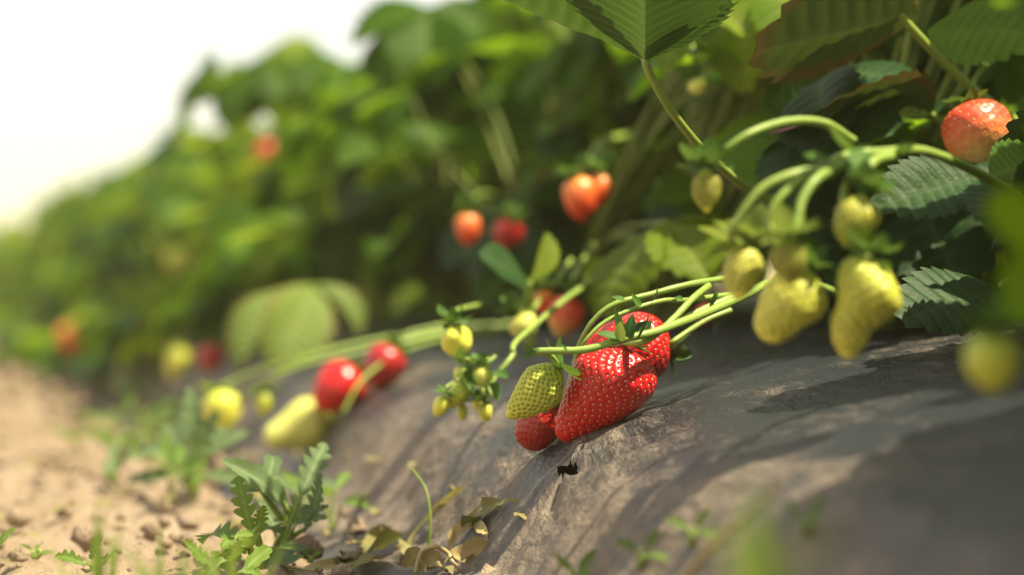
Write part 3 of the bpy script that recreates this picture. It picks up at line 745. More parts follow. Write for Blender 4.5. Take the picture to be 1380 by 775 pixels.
hang('red-orange strawberry with pale tip hanging between leaves at the upper right', 1318, 180, 94, 84, 1.00, .25, flesh='turning', seedm='seed_gold', prof=SYM_FAT, sd=18, stalk=[(1310, 120, 1.02), (1325, 90, 1.05), (1370, 60, 1.08)], nt=80, nth=100, sepl=.010, toward=-.5, spacing=.003, dimple=.0003, nseed=150)

# ------------------------------------------------------------------ fruit further back, hanging in the foliage
hang('deep red strawberry in the dark foliage above the sharp cluster, left of a pair', 782, 268, 46, 62, 1.30, .15, 'orange', 'seed_gold', stalk=[(788, 225, 1.32), (810, 190, 1.36), (850, 180, 1.42)], key='o1', sd=21, nt=30, nth=36, nseed=90)
hang('orange-red strawberry in the dark foliage, right of a pair above the sharp cluster', 806, 258, 44, 50, 1.31, -.2, 'orange', 'seed_gold', stalk=[(805, 225, 1.33), (815, 195, 1.36), (850, 180, 1.42)], key='o1', sd=22)
hang('bright orange-red strawberry hanging in the middle of the dark foliage', 631, 309, 46, 46, 1.42, .1, 'orange', 'seed_gold', stalk=[(633, 280, 1.44), (650, 260, 1.5), (690, 270, 1.6)], key='o1', sd=23)
hang('dull red strawberry just right of the bright orange-red one', 684, 316, 42, 44, 1.46, -.2, 'ripe_dark_shaded', 'seed_gold', stalk=[(690, 290, 1.48), (705, 270, 1.52), (730, 280, 1.6)], key='r1', sd=24, nt=30, nth=36, nseed=90)
hang('orange strawberry lying just above the sharp cluster behind thin stalks', 762, 427, 48, 60, 1.18, -.35, 'turning', 'seed_gold', stalk=[(768, 395, 1.2), (780, 360, 1.22), (800, 330, 1.3)], key='tu1', sd=25, nt=30, nth=36, nseed=90)
hang('small pinkish red strawberry left of the orange one above the sharp cluster', 735, 408, 36, 38, 1.20, .2, 'orange', 'seed_gold', stalk=[(745, 385, 1.21), (770, 350, 1.25)], key='o1', sd=26)
hang('pale yellow-green strawberry beside the orange one above the sharp cluster', 706, 440, 40, 36, 1.16, .5, 'pale', 'seed_yellow', stalk=[(715, 420, 1.17), (730, 400, 1.2)], key='p1', sd=27, nt=30, nth=36, nseed=80)
hang('red strawberry deep in the leaves behind the unripe truss', 1228, 312, 44, 50, 1.10, .3, 'ripe', 'seed_gold', stalk=[(1222, 285, 1.11), (1230, 250, 1.14)], key='r2', sd=28, nt=30, nth=36, nseed=90)
hang('pinkish pale strawberry low in the leaves behind the unripe truss', 1248, 366, 44, 40, 1.12, .2, 'turning', 'seed_gold', stalk=[(1250, 345, 1.13), (1262, 320, 1.16)], key='tu1', sd=29)
hang('pale orange strawberry blurred high in the far foliage on the left', 361, 210, 40, 42, 2.3, .1, 'turning', 'seed_gold', stalk=[(362, 185, 2.32), (375, 165, 2.4)], key='tu1', sd=30)
hang('tiny young yellow fruit high between stalks near the top', 941, 117, 26, 24, 1.16, .4, 'pale', 'seed_yellow', stalk=[(938, 95, 1.17), (932, 60, 1.2)], key='p1', sd=31, sepl=.008)
for i, (u, v, w, d, fl, lab) in enumerate([
        (242, 352, 40, 2.7, 'unripe_yellow', 'brighter of two yellow fruit blurred in the far foliage at left'),
        (213, 340, 34, 2.8, 'unripe_yellow', 'smaller of two yellow fruit blurred in the far foliage at left'),
        (118, 385, 34, 3.3, 'unripe_yellow', 'yellow fruit low in the far foliage near the left edge'),
        (100, 455, 44, 2.6, 'orange', 'reddish fruit blurred near the far left end of the film'),
        (375, 95, 26, 2.2, 'unripe_yellow', 'yellow fruit at the top edge of the far foliage'),
        (45, 465, 30, 3.6, 'orange', 'red-brown fruit at the far left where bed meets path')]):
    hang(lab, u, v, w, w * 1.1, d, .2, fl, 'seed_gold', stalk=[(u + 4, v - 30, d + .02), (u + 20, v - 50, d + .06)], key='far_' + fl, sd=40 + i, nt=20, nth=24, nseed=50)

for i in range(14):
    r_ = random.Random(700 + i); s_ = 2.3 + i * .33; fl = ['unripe_yellow', 'orange', 'ripe_dark_shaded', 'unripe_yellow'][i % 4]
    q_ = row(s_, r_.uniform(.05, .13)); q_.z = float(zbed(to_row(q_.x, q_.y)[1])) + r_.uniform(.02, .07); u_, v_, d_ = proj(q_)
    hang(('yellow-green' if 'unripe' in fl else 'red') + ' blurred fruit hanging over the far shoulder of the bed', u_, v_, .03 * F / d_, .034 * F / d_, d_, r_.uniform(-.3, .3), fl, 'seed_gold', stalk=[(u_ + 4, v_ - .03 * F / d_, d_ + .02), (u_ + .03 * F / d_, v_ - .05 * F / d_, d_ + .08)], key='far_' + fl, sd=720 + i, nt=20, nth=24, nseed=50, group=('unripe' if 'unripe' in fl else 'red') + ' fruit over the far shoulder')

# ------------------------------------------------------------------ fruit lying on the film further along the bed
def lying(label, u, v, w, h, ang, flesh, seedm, key=None, sd=0, stalk=None, dd=None, prof=SYM, **kw):
    """lying fruit, centre pixel, width, length, image angle of its axis (0 = tip to the right, 90 = tip down)"""
    p, d = hit(u, v + h * .42 if abs(math.sin(R(ang))) > .6 else v + w * .42)
    d = dd or d; q = d / F; L = h * q
    a = R(ang); ax = Vector((math.cos(a), -.25, -math.sin(a))).normalized()
    c = P(u, v, d); 
    return berry(label, c - ax * L * .5, c + ax * L * .5, sym(L, w * q * .5, prof), flesh, seedm, key=key, sd=sd, stalk=[P(*s_) for s_ in stalk] if stalk else None, **kw)
lying('ripe red strawberry crossed by a pale stalk, lying on the film left of centre', 455, 524, 68, 76, 140, 'ripe', 'seed_gold', sd=51, stalk=[(500, 480, 1.36), (540, 462, 1.36), (600, 448, 1.38), (660, 440, 1.40)], dd=1.36, prof=SYM_FAT, nt=48, nth=60, nseed=170, sep='sepal', stalk_r=(.0014, .0016))
lying('ripe red strawberry in half shade, right of the one crossed by a stalk', 516, 494, 58, 62, 120, 'ripe_dark_shaded', 'seed_gold', sd=52, stalk=[(535, 465, 1.48), (575, 450, 1.48), (640, 440, 1.5)], dd=1.335, prof=SYM_FAT, nt=40, nth=48)
lying('large pale yellow pear-shaped strawberry lying at the foot of the film', 402, 577, 74, 98, 160, 'pale', 'seed_yellow', sd=53, stalk=[(455, 548, 1.37), (480, 515, 1.38), (540, 470, 1.42)], dd=1.385, prof=[(0, 0), (.05, .5), (.14, .85), (.28, 1), (.42, .95), (.6, .72), (.78, .55), (.92, .42), (1, 0)], nt=44, nth=54, sep='sepal_pale', dimple=.0004)
lying('yellow-green strawberry with pale sepals left of the pear-shaped one', 300, 556, 54, 62, 80, 'unripe_yellow', 'seed_yellow', sd=54, stalk=[(310, 515, 1.45), (350, 500, 1.45), (430, 475, 1.44), (520, 456, 1.44), (600, 440, 1.46)], dd=1.44, sep='sepal_pale', sepl=.013, stalk_r=(.0014, .0017))
lying('small green fruit with drooping sepals above the pear-shaped one', 357, 545, 26, 34, 95, 'unripe', 'seed_green', sd=55, stalk=[(362, 515, 1.40), (400, 488, 1.40), (480, 465, 1.41), (560, 450, 1.42)], dd=1.40, sepl=.012)
lying('small red strawberry peeping out left of the pale folded leaves', 284, 483, 34, 40, 100, 'ripe_dark_shaded', 'seed_gold', key='r1', sd=56, dd=1.85)
lying('red strawberry in shade beneath the pale folded leaves', 410, 462, 60, 60, 170, 'ripe_dark_shaded', 'seed_gold', key='r1', sd=57, dd=1.75)
lying('yellowish strawberry at the left end of the pale folded leaves', 240, 487, 36, 54, 110, 'unripe_yellow', 'seed_yellow', key='uy1', sd=58, dd=2.0)
lying('red sliver of a strawberry showing behind the stems right of the sharp cluster', 950, 424, 30, 34, 150, 'ripe', 'seed_gold', key='r2', sd=59, dd=1.10)
for (pts, lab) in [([(700, 432, 1.45), (620, 442, 1.43), (545, 458, 1.40), (470, 478, 1.37), (400, 495, 1.36), (350, 520, 1.36), (318, 548, 1.37)], 'long pale stalk leaning along the bed above the red fruit on the film'),
                   ([(690, 440, 1.40), (600, 456, 1.37), (540, 475, 1.34), (490, 510, 1.31), (462, 556, 1.30)], 'pale stalk crossing in front of the red strawberry left of centre')]:
    stem_thing(lab, [P(*p) for p in pts], .0015, .0012, mat='fruit_stem', plant_key=1.55)

# green fruit cluster left of the sharp strawberries
CG = 'small green fruit of the cluster'
hang('knobbly green-yellow strawberry on top of the green fruit cluster', 616, 461, 40, 46, 1.06, .25, 'unripe_yellow', 'seed_yellow', stalk=[(606, 436, 1.07), (612, 420, 1.1), (650, 410, 1.15)], sd=61, sepl=.011, lump=.08)
for i, (u, v, w, h, ti, fl, lab) in enumerate([
        (594, 548, 22, 30, -.5, 'unripe_yellow', 'leftmost and lowest bud-like fruit of the green cluster'),
        (616, 533, 26, 38, -.6, 'unripe', 'largest elongated green fruit in the middle of the cluster'),
        (649, 508, 24, 28, .1, 'pale', 'palest round fruit at the upper right of the green cluster'),
        (623, 556, 18, 22, .1, 'unripe', 'small green fruit hanging at the bottom of the cluster'),
        (654, 556, 20, 26, .2, 'unripe_yellow', 'small yellow fruit at the lower right of the cluster'),
        (621, 505, 24, 24, -.2, 'pale', 'pinkish pale young fruit at the upper left of the cluster'),
        (643, 545, 14, 16, .1, 'pale', 'tiny pinkish fruit in the middle of the cluster')]):
    hang(lab, u, v, w, h, 1.03 + .004 * i, ti, fl, 'seed_green', stalk=[(u + 8, v - h * .9, 1.035), (648, 497, 1.045), (668, 480, 1.05)], key='cl_' + fl, sd=70 + i, nt=24, nth=28, nseed=60, group=CG, sepl=.009, nsep=6, stalk_r=(.0006, .0009))
stem_thing('pale stalk of the green fruit cluster rising to the right', [P(705, 452, 1.07), P(690, 480, 1.05), P(668, 508, 1.045), P(655, 530, 1.04)], .0017, .0012, [(P(668, 500, 1.04), P(690, 520, 1.03), .010, 0), (P(660, 512, 1.04), P(640, 490, 1.03), .010, 1), (P(664, 515, 1.04), P(676, 548, 1.03), .010, 2)], plant_key=1.3)

# ------------------------------------------------------------------ leaves placed by hand (each belongs to a plant of the row)
def hleaflet(parent, b, t, up, wid, mat, **kw):
    me = leaflet('leaflet', mat, **{**dict(teeth=11, spt=6, rows=7, pleat=.012), **kw}); d = t - b
    m = frame(d, up) @ Matrix.Diagonal((d.length * wid, d.length, d.length, 1))
    return obj('leaflet', me, parent, mat4=Matrix.Translation(b - HL_O) @ m)
def hand_leaf(label, stalk, leaflets, r=(.0022, .0016), mat='stalk', plant_key=1.05, crown=True, dz=0.0):
    pl = PLANT[plant_key]; pts = [P(p[0], p[1], p[2] + dz) for p in stalk]; pts = (crown_pts(pl, pts[0]) if crown else []) + pts
    V, Fc = tube_data([tuple(p) for p in pts], r[0], r[1], n=10 * len(pts), sides=10)
    th = obj('leaf', mesh('leaf_stalk', V - np.array(pl.location), Fc, mat), pl); th['label'] = label
    global HL_O; HL_O = pl.location
    for (b, t, up, wid, m, kw) in leaflets: hleaflet(th, P(b[0], b[1], b[2] + dz), P(t[0], t[1], t[2] + dz), up, wid, m, **kw)
    return th
hand_leaf('sharp-toothed green leaf seen from below at the top centre, on a long stalk',
          [(1080, 300, 1.08), (1005, 252, 1.02), (950, 205, .98), (905, 150, .955), (876, 100, .945), (868, 78, .945)],
          [((868, 78, .946), (765, -45, .985), (.1, -.55, .85), .9, 'leaf_pale', dict(fold=.35, droop=.2, seed=34, tooth=.085, pleat=.03)),
           ((868, 80, .945), (610, -40, .935), (.25, .10, .96), 1.0, 'leaf_hero', dict(fold=.42, droop=.12, seed=31, pleat=.022, tooth=.085)),
           ((870, 82, .943), (868, 8, .865), (.05, .42, .9), .85, 'leaf_hero', dict(fold=.55, droop=-.35, seed=32, tooth=.085, pleat=.022)),
           ((872, 80, .945), (998, 14, .93), (-.2, .2, .95), 1.1, 'leaf_hero', dict(fold=.35, droop=-.2, seed=33, tooth=.085, pleat=.022))], (.0021, .0015), dz=-.015, plant_key=1.3)
hand_leaf('red-edged leaf seen from below at the upper right, on a thick stalk crossing down',
          [(1470, 260, 1.0), (1400, 190, .99), (1300, 110, .97), (1230, 40, .955), (1195, -5, .95)],
          [((1240, 20, .955), (1004, 62, .93), (.1, .62, .78), .95, 'leaf_red', dict(fold=.2, droop=.1, seed=41, pleat=.014, teeth=9)),
           ((1210, 8, .95), (1180, -120, .97), (0, .3, .95), 1.0, 'leaf', dict(seed=42)),
           ((1250, 40, .96), (1420, 30, .98), (0, .5, .85), 1.1, 'leaf_deep', dict(seed=43, fold=.1))], (.0026, .0018), dz=.055, plant_key=0.8)
hand_leaf('narrow edge-on leaf with brown-red tip, below the red-edged leaf',
          [(1480, 330, 1.05), (1380, 260, 1.03), (1300, 190, 1.01), (1252, 152, 1.0)],
          [((1255, 158, 1.0), (1052, 132, .955), (.05, .33, .94), 1.0, 'leaf_red', dict(fold=.3, droop=.35, seed=51, pleat=.012, teeth=10)),
           ((1258, 155, 1.0), (1330, 90, 1.04), (0, .5, .85), 1.0, 'leaf_deep', dict(seed=52)),
           ((1258, 160, 1.0), (1150, 190, 1.08), (0, -.5, .85), 1.0, 'leaf', dict(seed=53, fold=.3))], dz=.055, plant_key=0.8)
hand_leaf('dark bluish leaf behind the right side of the unripe truss',
          [(1420, 330, .95), (1370, 290, .92), (1330, 250, .90)],
          [((1330, 238, .90), (1185, 262, .87), (-.45, -.85, .30), .62, 'leaf_deep', dict(fold=.15, droop=.3, seed=61)),
           ((1335, 240, .90), (1400, 330, .85), (.2, -.6, .75), .8, 'leaf_deep', dict(fold=.2, seed=62)),
           ((1335, 238, .90), (1440, 200, .92), (0, -.6, .8), .9, 'leaf', dict(fold=.2, seed=63))], plant_key=0.8)
hand_leaf('dark glossy leaf low at the right just above the film',
          [(1440, 350, 1.0), (1390, 360, .98), (1350, 385, .96)],
          [((1350, 392, .96), (1222, 412, .92), (-.45, -.85, .30), .7, 'leaf_deep', dict(fold=.1, droop=.3, seed=71)),
           ((1352, 392, .96), (1420, 440, .92), (.2, -.7, .65), .8, 'leaf', dict(fold=.2, seed=72))], plant_key=0.8)
hand_leaf('blurred pale leaf close to the lens at the right edge',
          [(1560, 430, .62), (1480, 380, .60), (1420, 330, .585)],
          [((1420, 330, .585), (1345, 270, .57), (.2, -.8, .5), .9, 'leaf', dict(fold=.1, droop=.4, seed=81)),
           ((1420, 335, .585), (1375, 425, .57), (.4, -.8, .4), .8, 'leaf', dict(fold=.1, droop=.4, seed=82))], plant_key=0.55)
hand_leaf('mid-green leaf with a pale folded leaflet in the middle of the foliage',
          [(680, 330, 1.85), (640, 260, 1.78), (600, 190, 1.72)],
          [((600, 182, 1.72), (726, 168, 1.68), (0, -.55, .83), .95, 'leaf', dict(fold=.1, droop=.5, seed=91)),
           ((598, 182, 1.72), (566, 112, 1.76), (.5, -.7, .5), .8, 'leaf_pale', dict(fold=.3, droop=.5, seed=92, pleat=.03)),
           ((590, 182, 1.72), (455, 192, 1.66), (0, -.4, .9), .75, 'leaf', dict(fold=.3, droop=.4, seed=93))], plant_key=2.05)
hand_leaf('pale folded leaves drooping over red fruit left of centre',
          [(520, 430, 1.75), (470, 400, 1.68), (415, 385, 1.62)],
          [((420, 388, 1.62), (388, 470, 1.56), (.5, -.45, .75), .75, 'leaf_pale', dict(tooth=.11, fold=.6, droop=.9, seed=101, pleat=.015)),
           ((395, 392, 1.64), (300, 462, 1.60), (-.1, -.45, .9), .6, 'leaf_pale', dict(tooth=.11, fold=.6, droop=.9, seed=102, pleat=.015)),
           ((425, 385, 1.63), (505, 425, 1.62), (.4, -.4, .85), .65, 'leaf_pale', dict(tooth=.11, fold=.6, droop=.9, seed=103, pleat=.015))], plant_key=1.8)
hand_leaf('small dark folded leaf on an upright pale stalk above the sharp cluster',
          [(714, 470, 1.18), (713, 425, 1.17), (712, 380, 1.16)],
          [((712, 382, 1.16), (655, 335, 1.14), (.2, -.6, .75), 1.0, 'leaf_deep', dict(fold=.2, droop=.3, seed=111)),
           ((714, 380, 1.16), (742, 312, 1.17), (.7, -.3, .5), .6, 'leaf_young', dict(fold=.8, droop=.2, seed=112))], (.0022, .0019), 'fruit_stem', plant_key=1.55, crown=False)
hand_leaf('yellowing heart-shaped leaf tip in the shade above the ripe cluster',
          [(900, 330, 1.30), (870, 340, 1.28), (846, 352, 1.26)],
          [((846, 352, 1.26), (800, 398, 1.24), (.1, -.8, .5), 1.0, 'leaf_young', dict(fold=.3, droop=.3, seed=121))], plant_key=1.55)


# darker leaves filling the depth of the near plants
rf = random.Random(77)
PLUG = [(553, 375, 2.2), (540, 390, 2.1), (565, 395, 2.15), (575, 370, 2.2), (1307, 365, 1.22), (1320, 345, 1.2), (1290, 340, 1.25), (1330, 385, 1.18), (1265, 395, 1.25), (530, 365, 2.2), (600, 390, 2.0), (640, 385, 1.95)]
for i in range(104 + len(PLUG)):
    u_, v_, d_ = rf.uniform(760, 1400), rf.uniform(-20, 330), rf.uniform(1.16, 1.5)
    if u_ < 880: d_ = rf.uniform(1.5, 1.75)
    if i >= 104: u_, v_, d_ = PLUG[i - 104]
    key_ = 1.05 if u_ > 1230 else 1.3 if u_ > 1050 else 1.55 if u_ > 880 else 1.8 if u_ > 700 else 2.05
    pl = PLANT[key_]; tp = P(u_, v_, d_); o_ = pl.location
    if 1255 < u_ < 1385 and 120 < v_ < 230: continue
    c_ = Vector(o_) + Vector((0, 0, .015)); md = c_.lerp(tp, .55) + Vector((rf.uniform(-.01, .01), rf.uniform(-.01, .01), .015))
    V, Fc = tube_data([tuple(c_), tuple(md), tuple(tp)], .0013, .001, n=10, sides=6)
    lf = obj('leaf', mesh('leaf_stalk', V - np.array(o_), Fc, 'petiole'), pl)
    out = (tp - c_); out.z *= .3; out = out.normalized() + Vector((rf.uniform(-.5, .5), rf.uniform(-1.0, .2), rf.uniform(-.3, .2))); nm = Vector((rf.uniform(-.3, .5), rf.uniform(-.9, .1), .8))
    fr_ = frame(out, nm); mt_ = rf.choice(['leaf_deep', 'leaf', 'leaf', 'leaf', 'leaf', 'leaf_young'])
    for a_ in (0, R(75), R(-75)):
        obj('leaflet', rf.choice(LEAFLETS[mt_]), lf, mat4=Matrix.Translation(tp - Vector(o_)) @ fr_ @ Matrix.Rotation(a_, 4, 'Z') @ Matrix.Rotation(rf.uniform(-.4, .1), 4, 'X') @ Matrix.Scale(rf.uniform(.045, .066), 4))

# ------------------------------------------------------------------ weeds on the path and at the foot of the film
def lobed(name, mat, lobes=5, wid=.22, curl=.5, depth=.6, seed=0, n=5, fold=.3):
    V = []; ve = []; ed = []; rows_ = lobes * 6 + 1; rs = np.random.RandomState(seed)
    for i in range(rows_):
        t = i / (rows_ - 1); ph = (i % 6) / 6
        env = math.sin(math.pi * (t * .93 + .05) ** .85) ** .8
        saw = max(0, math.sin(math.pi * ph)) ** .8
        w = wid * env * (1 - depth * (1 - saw)) * (1 + .25 * (rs.rand() - .5)) + .012
        a = curl * t; y = math.sin(a) / curl; z = (1 - math.cos(a)) / curl
        for j in range(-2, 3):
            f = j / 2; fy = abs(f) * w * .45
            V.append((w * f, y + fy, -z + fold * w * abs(f) + .012 * math.sin(9 * t + 3 * f + seed))); ve.append(abs(f)); ed.append(abs(f))
    return mesh(name, V, grid_faces(rows_, 5), mat, {'vein': ve, 'edge': ed})
WLEAF = {m: [lobed('weed_leaf', m, 5, .20, .5, .7, 1), lobed('weed_leaf', m, 4, .24, .9, .6, 2), lobed('weed_leaf', m, 6, .18, -.4, .65, 3), lobed('weed_leaf', m, 3, .16, .6, .3, 4)] for m in ('weed', 'weed_fresh')}
def weed(label, base, leaves, mat='weed', r=.0014, group=None):
    """leaves: list of (stalk start, leaf base, leaf tip) points"""
    th = thing('weed_plant', label, 'weed', base, group); rs = random.Random(len(label)); o = np.array(base)
    for (a, b, c) in leaves:
        a, b, c = Vector(a), Vector(b), Vector(c)
        V, Fc = tube_data([tuple(a), tuple((a + b) / 2 + Vector((rs.uniform(-.002, .002), 0, .001))), tuple(b)], r, r * .7, n=8, sides=6)
        st = obj('stem', mesh('stem', V - o, Fc, 'stalk'), th)
        d = c - b
        obj('leaf', rs.choice(WLEAF[mat]), st, mat4=Matrix.Translation(b - Vector(base)) @ frame(d, (rs.uniform(-.4, .4), -.7, .6)) @ Matrix.Scale(d.length, 4))
    return th
wb, wd_ = hit(372, 752); dq = wd_
weed('grey-green lobed weed in focus standing on the path at the lower left', wb, [
    (wb, P(405, 668, dq), P(441, 588, dq + .01)), (wb, P(412, 712, dq), P(447, 640, dq - .01)), (wb, P(385, 680, dq), P(322, 612, dq - .02)),
    (P(388, 690, dq), P(362, 645, dq), P(374, 596, dq + .02)), (P(380, 700, dq), P(352, 662, dq - .01), P(300, 640, dq)), (wb, P(395, 735, dq), P(360, 760, dq - .05)),
    (wb, P(392, 705, dq), P(425, 650, dq + .02)), (wb, P(380, 720, dq - .01), P(345, 690, dq - .03))])
wb2, d2_ = hit(352, 768); d2_ -= .01
weed('fresh green rosette weed with upright narrow leaves beside the grey-green weed', wb2, [
    (wb2, P(338, 715, d2_), P(318, 640, d2_)), (wb2, P(348, 720, d2_), P(352, 672, d2_ - .01)), (wb2, P(318, 728, d2_), P(262, 694, d2_ + .02)),
    (wb2, P(330, 735, d2_ - .02), P(290, 755, d2_ - .04)), (wb2, P(365, 745, d2_), P(392, 722, d2_ - .02)), (wb2, P(340, 738, d2_ - .02), P(322, 690, d2_ - .04))], 'weed_fresh')
wb3, d3_ = hit(262, 672)
weed('blurred bushy weed further back on the path', wb3, [
    (wb3, P(245, 615, d3_), P(180, 590, d3_)), (wb3, P(262, 600, d3_), P(255, 520, d3_)), (wb3, P(280, 610, d3_), P(330, 575, d3_)),
    (wb3, P(235, 640, d3_), P(165, 640, d3_)), (wb3, P(275, 640, d3_), P(340, 640, d3_ - .02)), (wb3, P(255, 630, d3_), P(215, 560, d3_ + .02)), (wb3, P(270, 620, d3_), P(300, 540, d3_ + .03)),
    (wb3, P(250, 640, d3_ - .02), P(225, 650, d3_ - .07)), (wb3, P(262, 630, d3_), P(280, 560, d3_ - .02))])
wb4, d4_ = hit(120, 770)
weed('small dark-toothed weed at the bottom left corner of the path', wb4, [(wb4, P(112, 760, d4_), P(72, 738, d4_)), (wb4, P(122, 755, d4_), P(135, 720, d4_)), (wb4, P(125, 762, d4_), P(165, 765, d4_ - .03))], 'weed_fresh')
wb5, d5_ = hit(48, 752)
weed('tiny round-leaved seedling near the left edge of the path', wb5, [(wb5, P(45, 745, d5_), P(28, 732, d5_)), (wb5, P(52, 745, d5_), P(72, 742, d5_)), (wb5, P(50, 742, d5_), P(52, 724, d5_ + .01))], 'weed_fresh')
wb6, d6_ = hit(-18, 760)
weed('single toothed leaf poking in at the left edge', wb6, [(wb6, P(-8, 745, d6_), P(14, 706, d6_))], 'weed_fresh')
wb7, d7_ = hit(418, 758)
weed('tiny bright green seedling beside the dry leaves', wb7, [(wb7, P(416, 752, d7_), P(408, 735, d7_)), (wb7, P(420, 752, d7_), P(432, 740, d7_))], 'weed_fresh')
wb8, d8_ = hit(105, 600)
weed('pale green weed far back on the path at left', wb8, [(wb8, P(95, 590, d8_), P(70, 575, d8_)), (wb8, P(110, 588, d8_), P(140, 575, d8_)), (wb8, P(105, 585, d8_), P(108, 560, d8_)), (wb8, P(100, 590, d8_ - .05), P(85, 600, d8_ - .1))], 'weed_fresh')
for i, (u, v, lab) in enumerate([(775, 790, 'green sprig at the bottom edge below the torn hole'), (862, 765, 'green sprig at the bottom edge right of the torn hole'), (930, 735, 'little green sprig on the film right of the torn hole'), (1085, 720, 'blurred dark green sprig on the film near the lens')]):
    b_, d_ = hit(u, v)
    weed(lab, b_, [(b_, P(u - 4, v - 22, d_), P(u - 30, v - 42, d_)), (b_, P(u + 6, v - 24, d_), P(u + 28, v - 52, d_)), (b_, P(u + 2, v - 14, d_ - .01), P(u + 34, v - 22, d_ - .02))], 'weed_fresh', .001)

rw = random.Random(31)
for i in range(22):
    s_ = .93 + i * .085 + rw.uniform(-.03, .03); p_ = rw.uniform(-.085, .022); b_ = row(s_, p_, SOIL - .001)
    if p_ > .012: b_.z = float(zbed(p_))
    r_ = proj(b_)
    if not (150 < r_[0] < 560): continue
    n_ = rw.randint(4, 7); lv = []
    for k_ in range(n_):
        a_ = rw.uniform(0, 6.28); hh = rw.uniform(.006, .02); ou = Vector((math.cos(a_), math.sin(a_), 0))
        m_ = b_ + ou * rw.uniform(.003, .008) + Vector((0, 0, hh)); lv.append((b_, m_, m_ + ou * rw.uniform(.010, .022) + Vector((0, 0, rw.uniform(-.003, .016)))))
    weed('little green weed sprouting where film meets soil', b_, lv, rw.choice(['weed_fresh', 'weed', 'weed_fresh']), .0006, 'little weeds along the film edge')

# grass tufts
BL = []
for i in range(4):
    V = []; n = 9; cv = [.2, .6, 1.0, -.5][i]
    for j in range(n):
        t = j / (n - 1); w = .035 * (1 - t ** 2.2) + .002; a = cv * t
        for f in (-1, 0, 1): V.append((w * f, math.sin(a) / cv * .0 + (1 - math.cos(a)) / cv, math.sin(a) / cv + .35 * w * abs(f)))
    BL.append({m: mesh('blade', V, grid_faces(n, 3), m, {'vein': [abs(((q % 3) - 1)) for q in range(3 * n)], 'edge': [0] * (3 * n)}) for m in ('grass', 'grass_yellow', 'dry_leaf')})
def tuft(label, base, n, h, spread, mat='grass', seed=0, group=None):
    th = thing('grass_tuft', label, 'grass', base, group); rs = random.Random(seed)
    for i in range(n):
        a = rs.uniform(0, 6.28); r = spread * rs.random()
        obj('blade', rs.choice(BL)[mat], th, mat4=Matrix.Translation((r * math.cos(a), r * math.sin(a), -.004)) @ Matrix.Rotation(a - 1.57 + rs.uniform(-.6, .6), 4, 'Z') @ Matrix.Rotation(rs.uniform(-.05, .5), 4, 'X') @ Matrix.Scale(h * rs.uniform(.55, 1.1), 4))
def soilpt(u, d):
    x = (u - W0 / 2) / F * d; return Vector((x, d, SOIL))
for i, (u, d, n, h, sp, m, lab) in enumerate([
        (128, .74, 18, .050, .012, 'grass', 'blurred grass tuft at the bottom left corner'), (225, .72, 16, .044, .014, 'grass', 'blurred grass tuft at the bottom, left of the weeds'),
        (318, .73, 18, .046, .018, 'grass', 'blurred grass tuft in front of the fresh green weed'), (270, .70, 14, .040, .018, 'grass', 'low grass tuft between two taller tufts at the bottom'), (170, .70, 12, .040, .015, 'grass', 'low grass tuft right of the corner tuft'),
        (1150, .47, 14, .045, .016, 'grass_yellow', 'yellow-green grass tuft close to the lens at the bottom right'), (960, .50, 12, .030, .015, 'grass', 'green grass tuft close to the lens below the film')]):
    tuft(lab, soilpt(u, d), n, h, sp, m, 300 + i)
# tall blurred blade and a dry stalk near the lens
o_ = soilpt(1030, .44)
th = thing('tall_grass', 'tall yellow-green grass blades blurred close to the lens over the film', 'grass', o_)
for i, (du, lean) in enumerate([(0, .05), (14, -.1), (-16, .12), (6, .12), (-5, -.12), (22, .08), (-9, .04)]):
    obj('blade', BL[(0, 3, 0, 1)[i % 4]]['grass'], th, mat4=Matrix.Translation((du * .00018, 0, -.003)) @ Matrix.Rotation(i * 1.1, 4, 'Z') @ Matrix.Rotation(lean, 4, 'X') @ Matrix.Diagonal((.11, .05, .074 + .0016 * i, 1)))
def dry(name, label, cat, pts, r0, r1, mat='dry_stem'):
    o = Vector(pts[0]); V, Fc = tube_data([tuple(p) for p in pts], r0, r1, n=10 * len(pts), sides=7, wob=.25, seed=len(label))
    q = obj(name, mesh(name, V - np.array(o), Fc, mat), loc=o); return tag(q, label, cat)
a_, da = hit(905, 800); 
dry('dry_stalk', 'dry yellow-brown stalk leaning diagonally over the film near the lens', 'dry stalk', [a_, P(960, 735, .66), P(1010, 690, .66), P(1055, 652, .665)], .0016, .0008)
tuft('yellowing clump of blades near the lens at the bottom right', soilpt(1262, .46), 16, .034, .014, 'grass_yellow', 330)

# dead leaves and dried tendrils on the film and the path
def withered(name, label, pts_list, mat, wid, seed=0, cat='dead leaf', up=(0, -.6, .8)):
    """a crumpled strip running through the given points with a width profile"""
    o = Vector(pts_list[0]); c = spline([tuple(p) for p in pts_list], 26); V = []; ve = []; rs = np.random.RandomState(seed)
    tg = np.gradient(c, axis=0); upv = np.array(Vector(up).normalized())
    for i in range(27):
        t = i / 26; w = wid * (math.sin(math.pi * (t * .9 + .08)) ** .7); sd_ = np.cross(tg[i], upv); sd_ /= np.linalg.norm(sd_) + 1e-9
        nn_ = np.cross(sd_, tg[i]); nn_ /= np.linalg.norm(nn_) + 1e-9
        tw = .9 * math.sin(t * 5 + seed); sd2 = sd_ * math.cos(tw) + nn_ * math.sin(tw)
        for f in (-1, -.6, -.2, .2, .6, 1):
            V.append(c[i] + sd2 * w * f + nn_ * (w * .45 * f * f + .15 * w * math.sin(7 * t + 4 * f + seed) + .1 * w * (rs.rand() - .5))); ve.append(abs(f))
    q = obj(name, mesh(name, np.array(V) - np.array(o), grid_faces(27, 6), mat, {'vein': ve, 'edge': ve}), loc=o); return tag(q, label, cat)
def on(u, v, up=.002):
    p, d = hit(u, v); return P(u, v, d - up * 2)
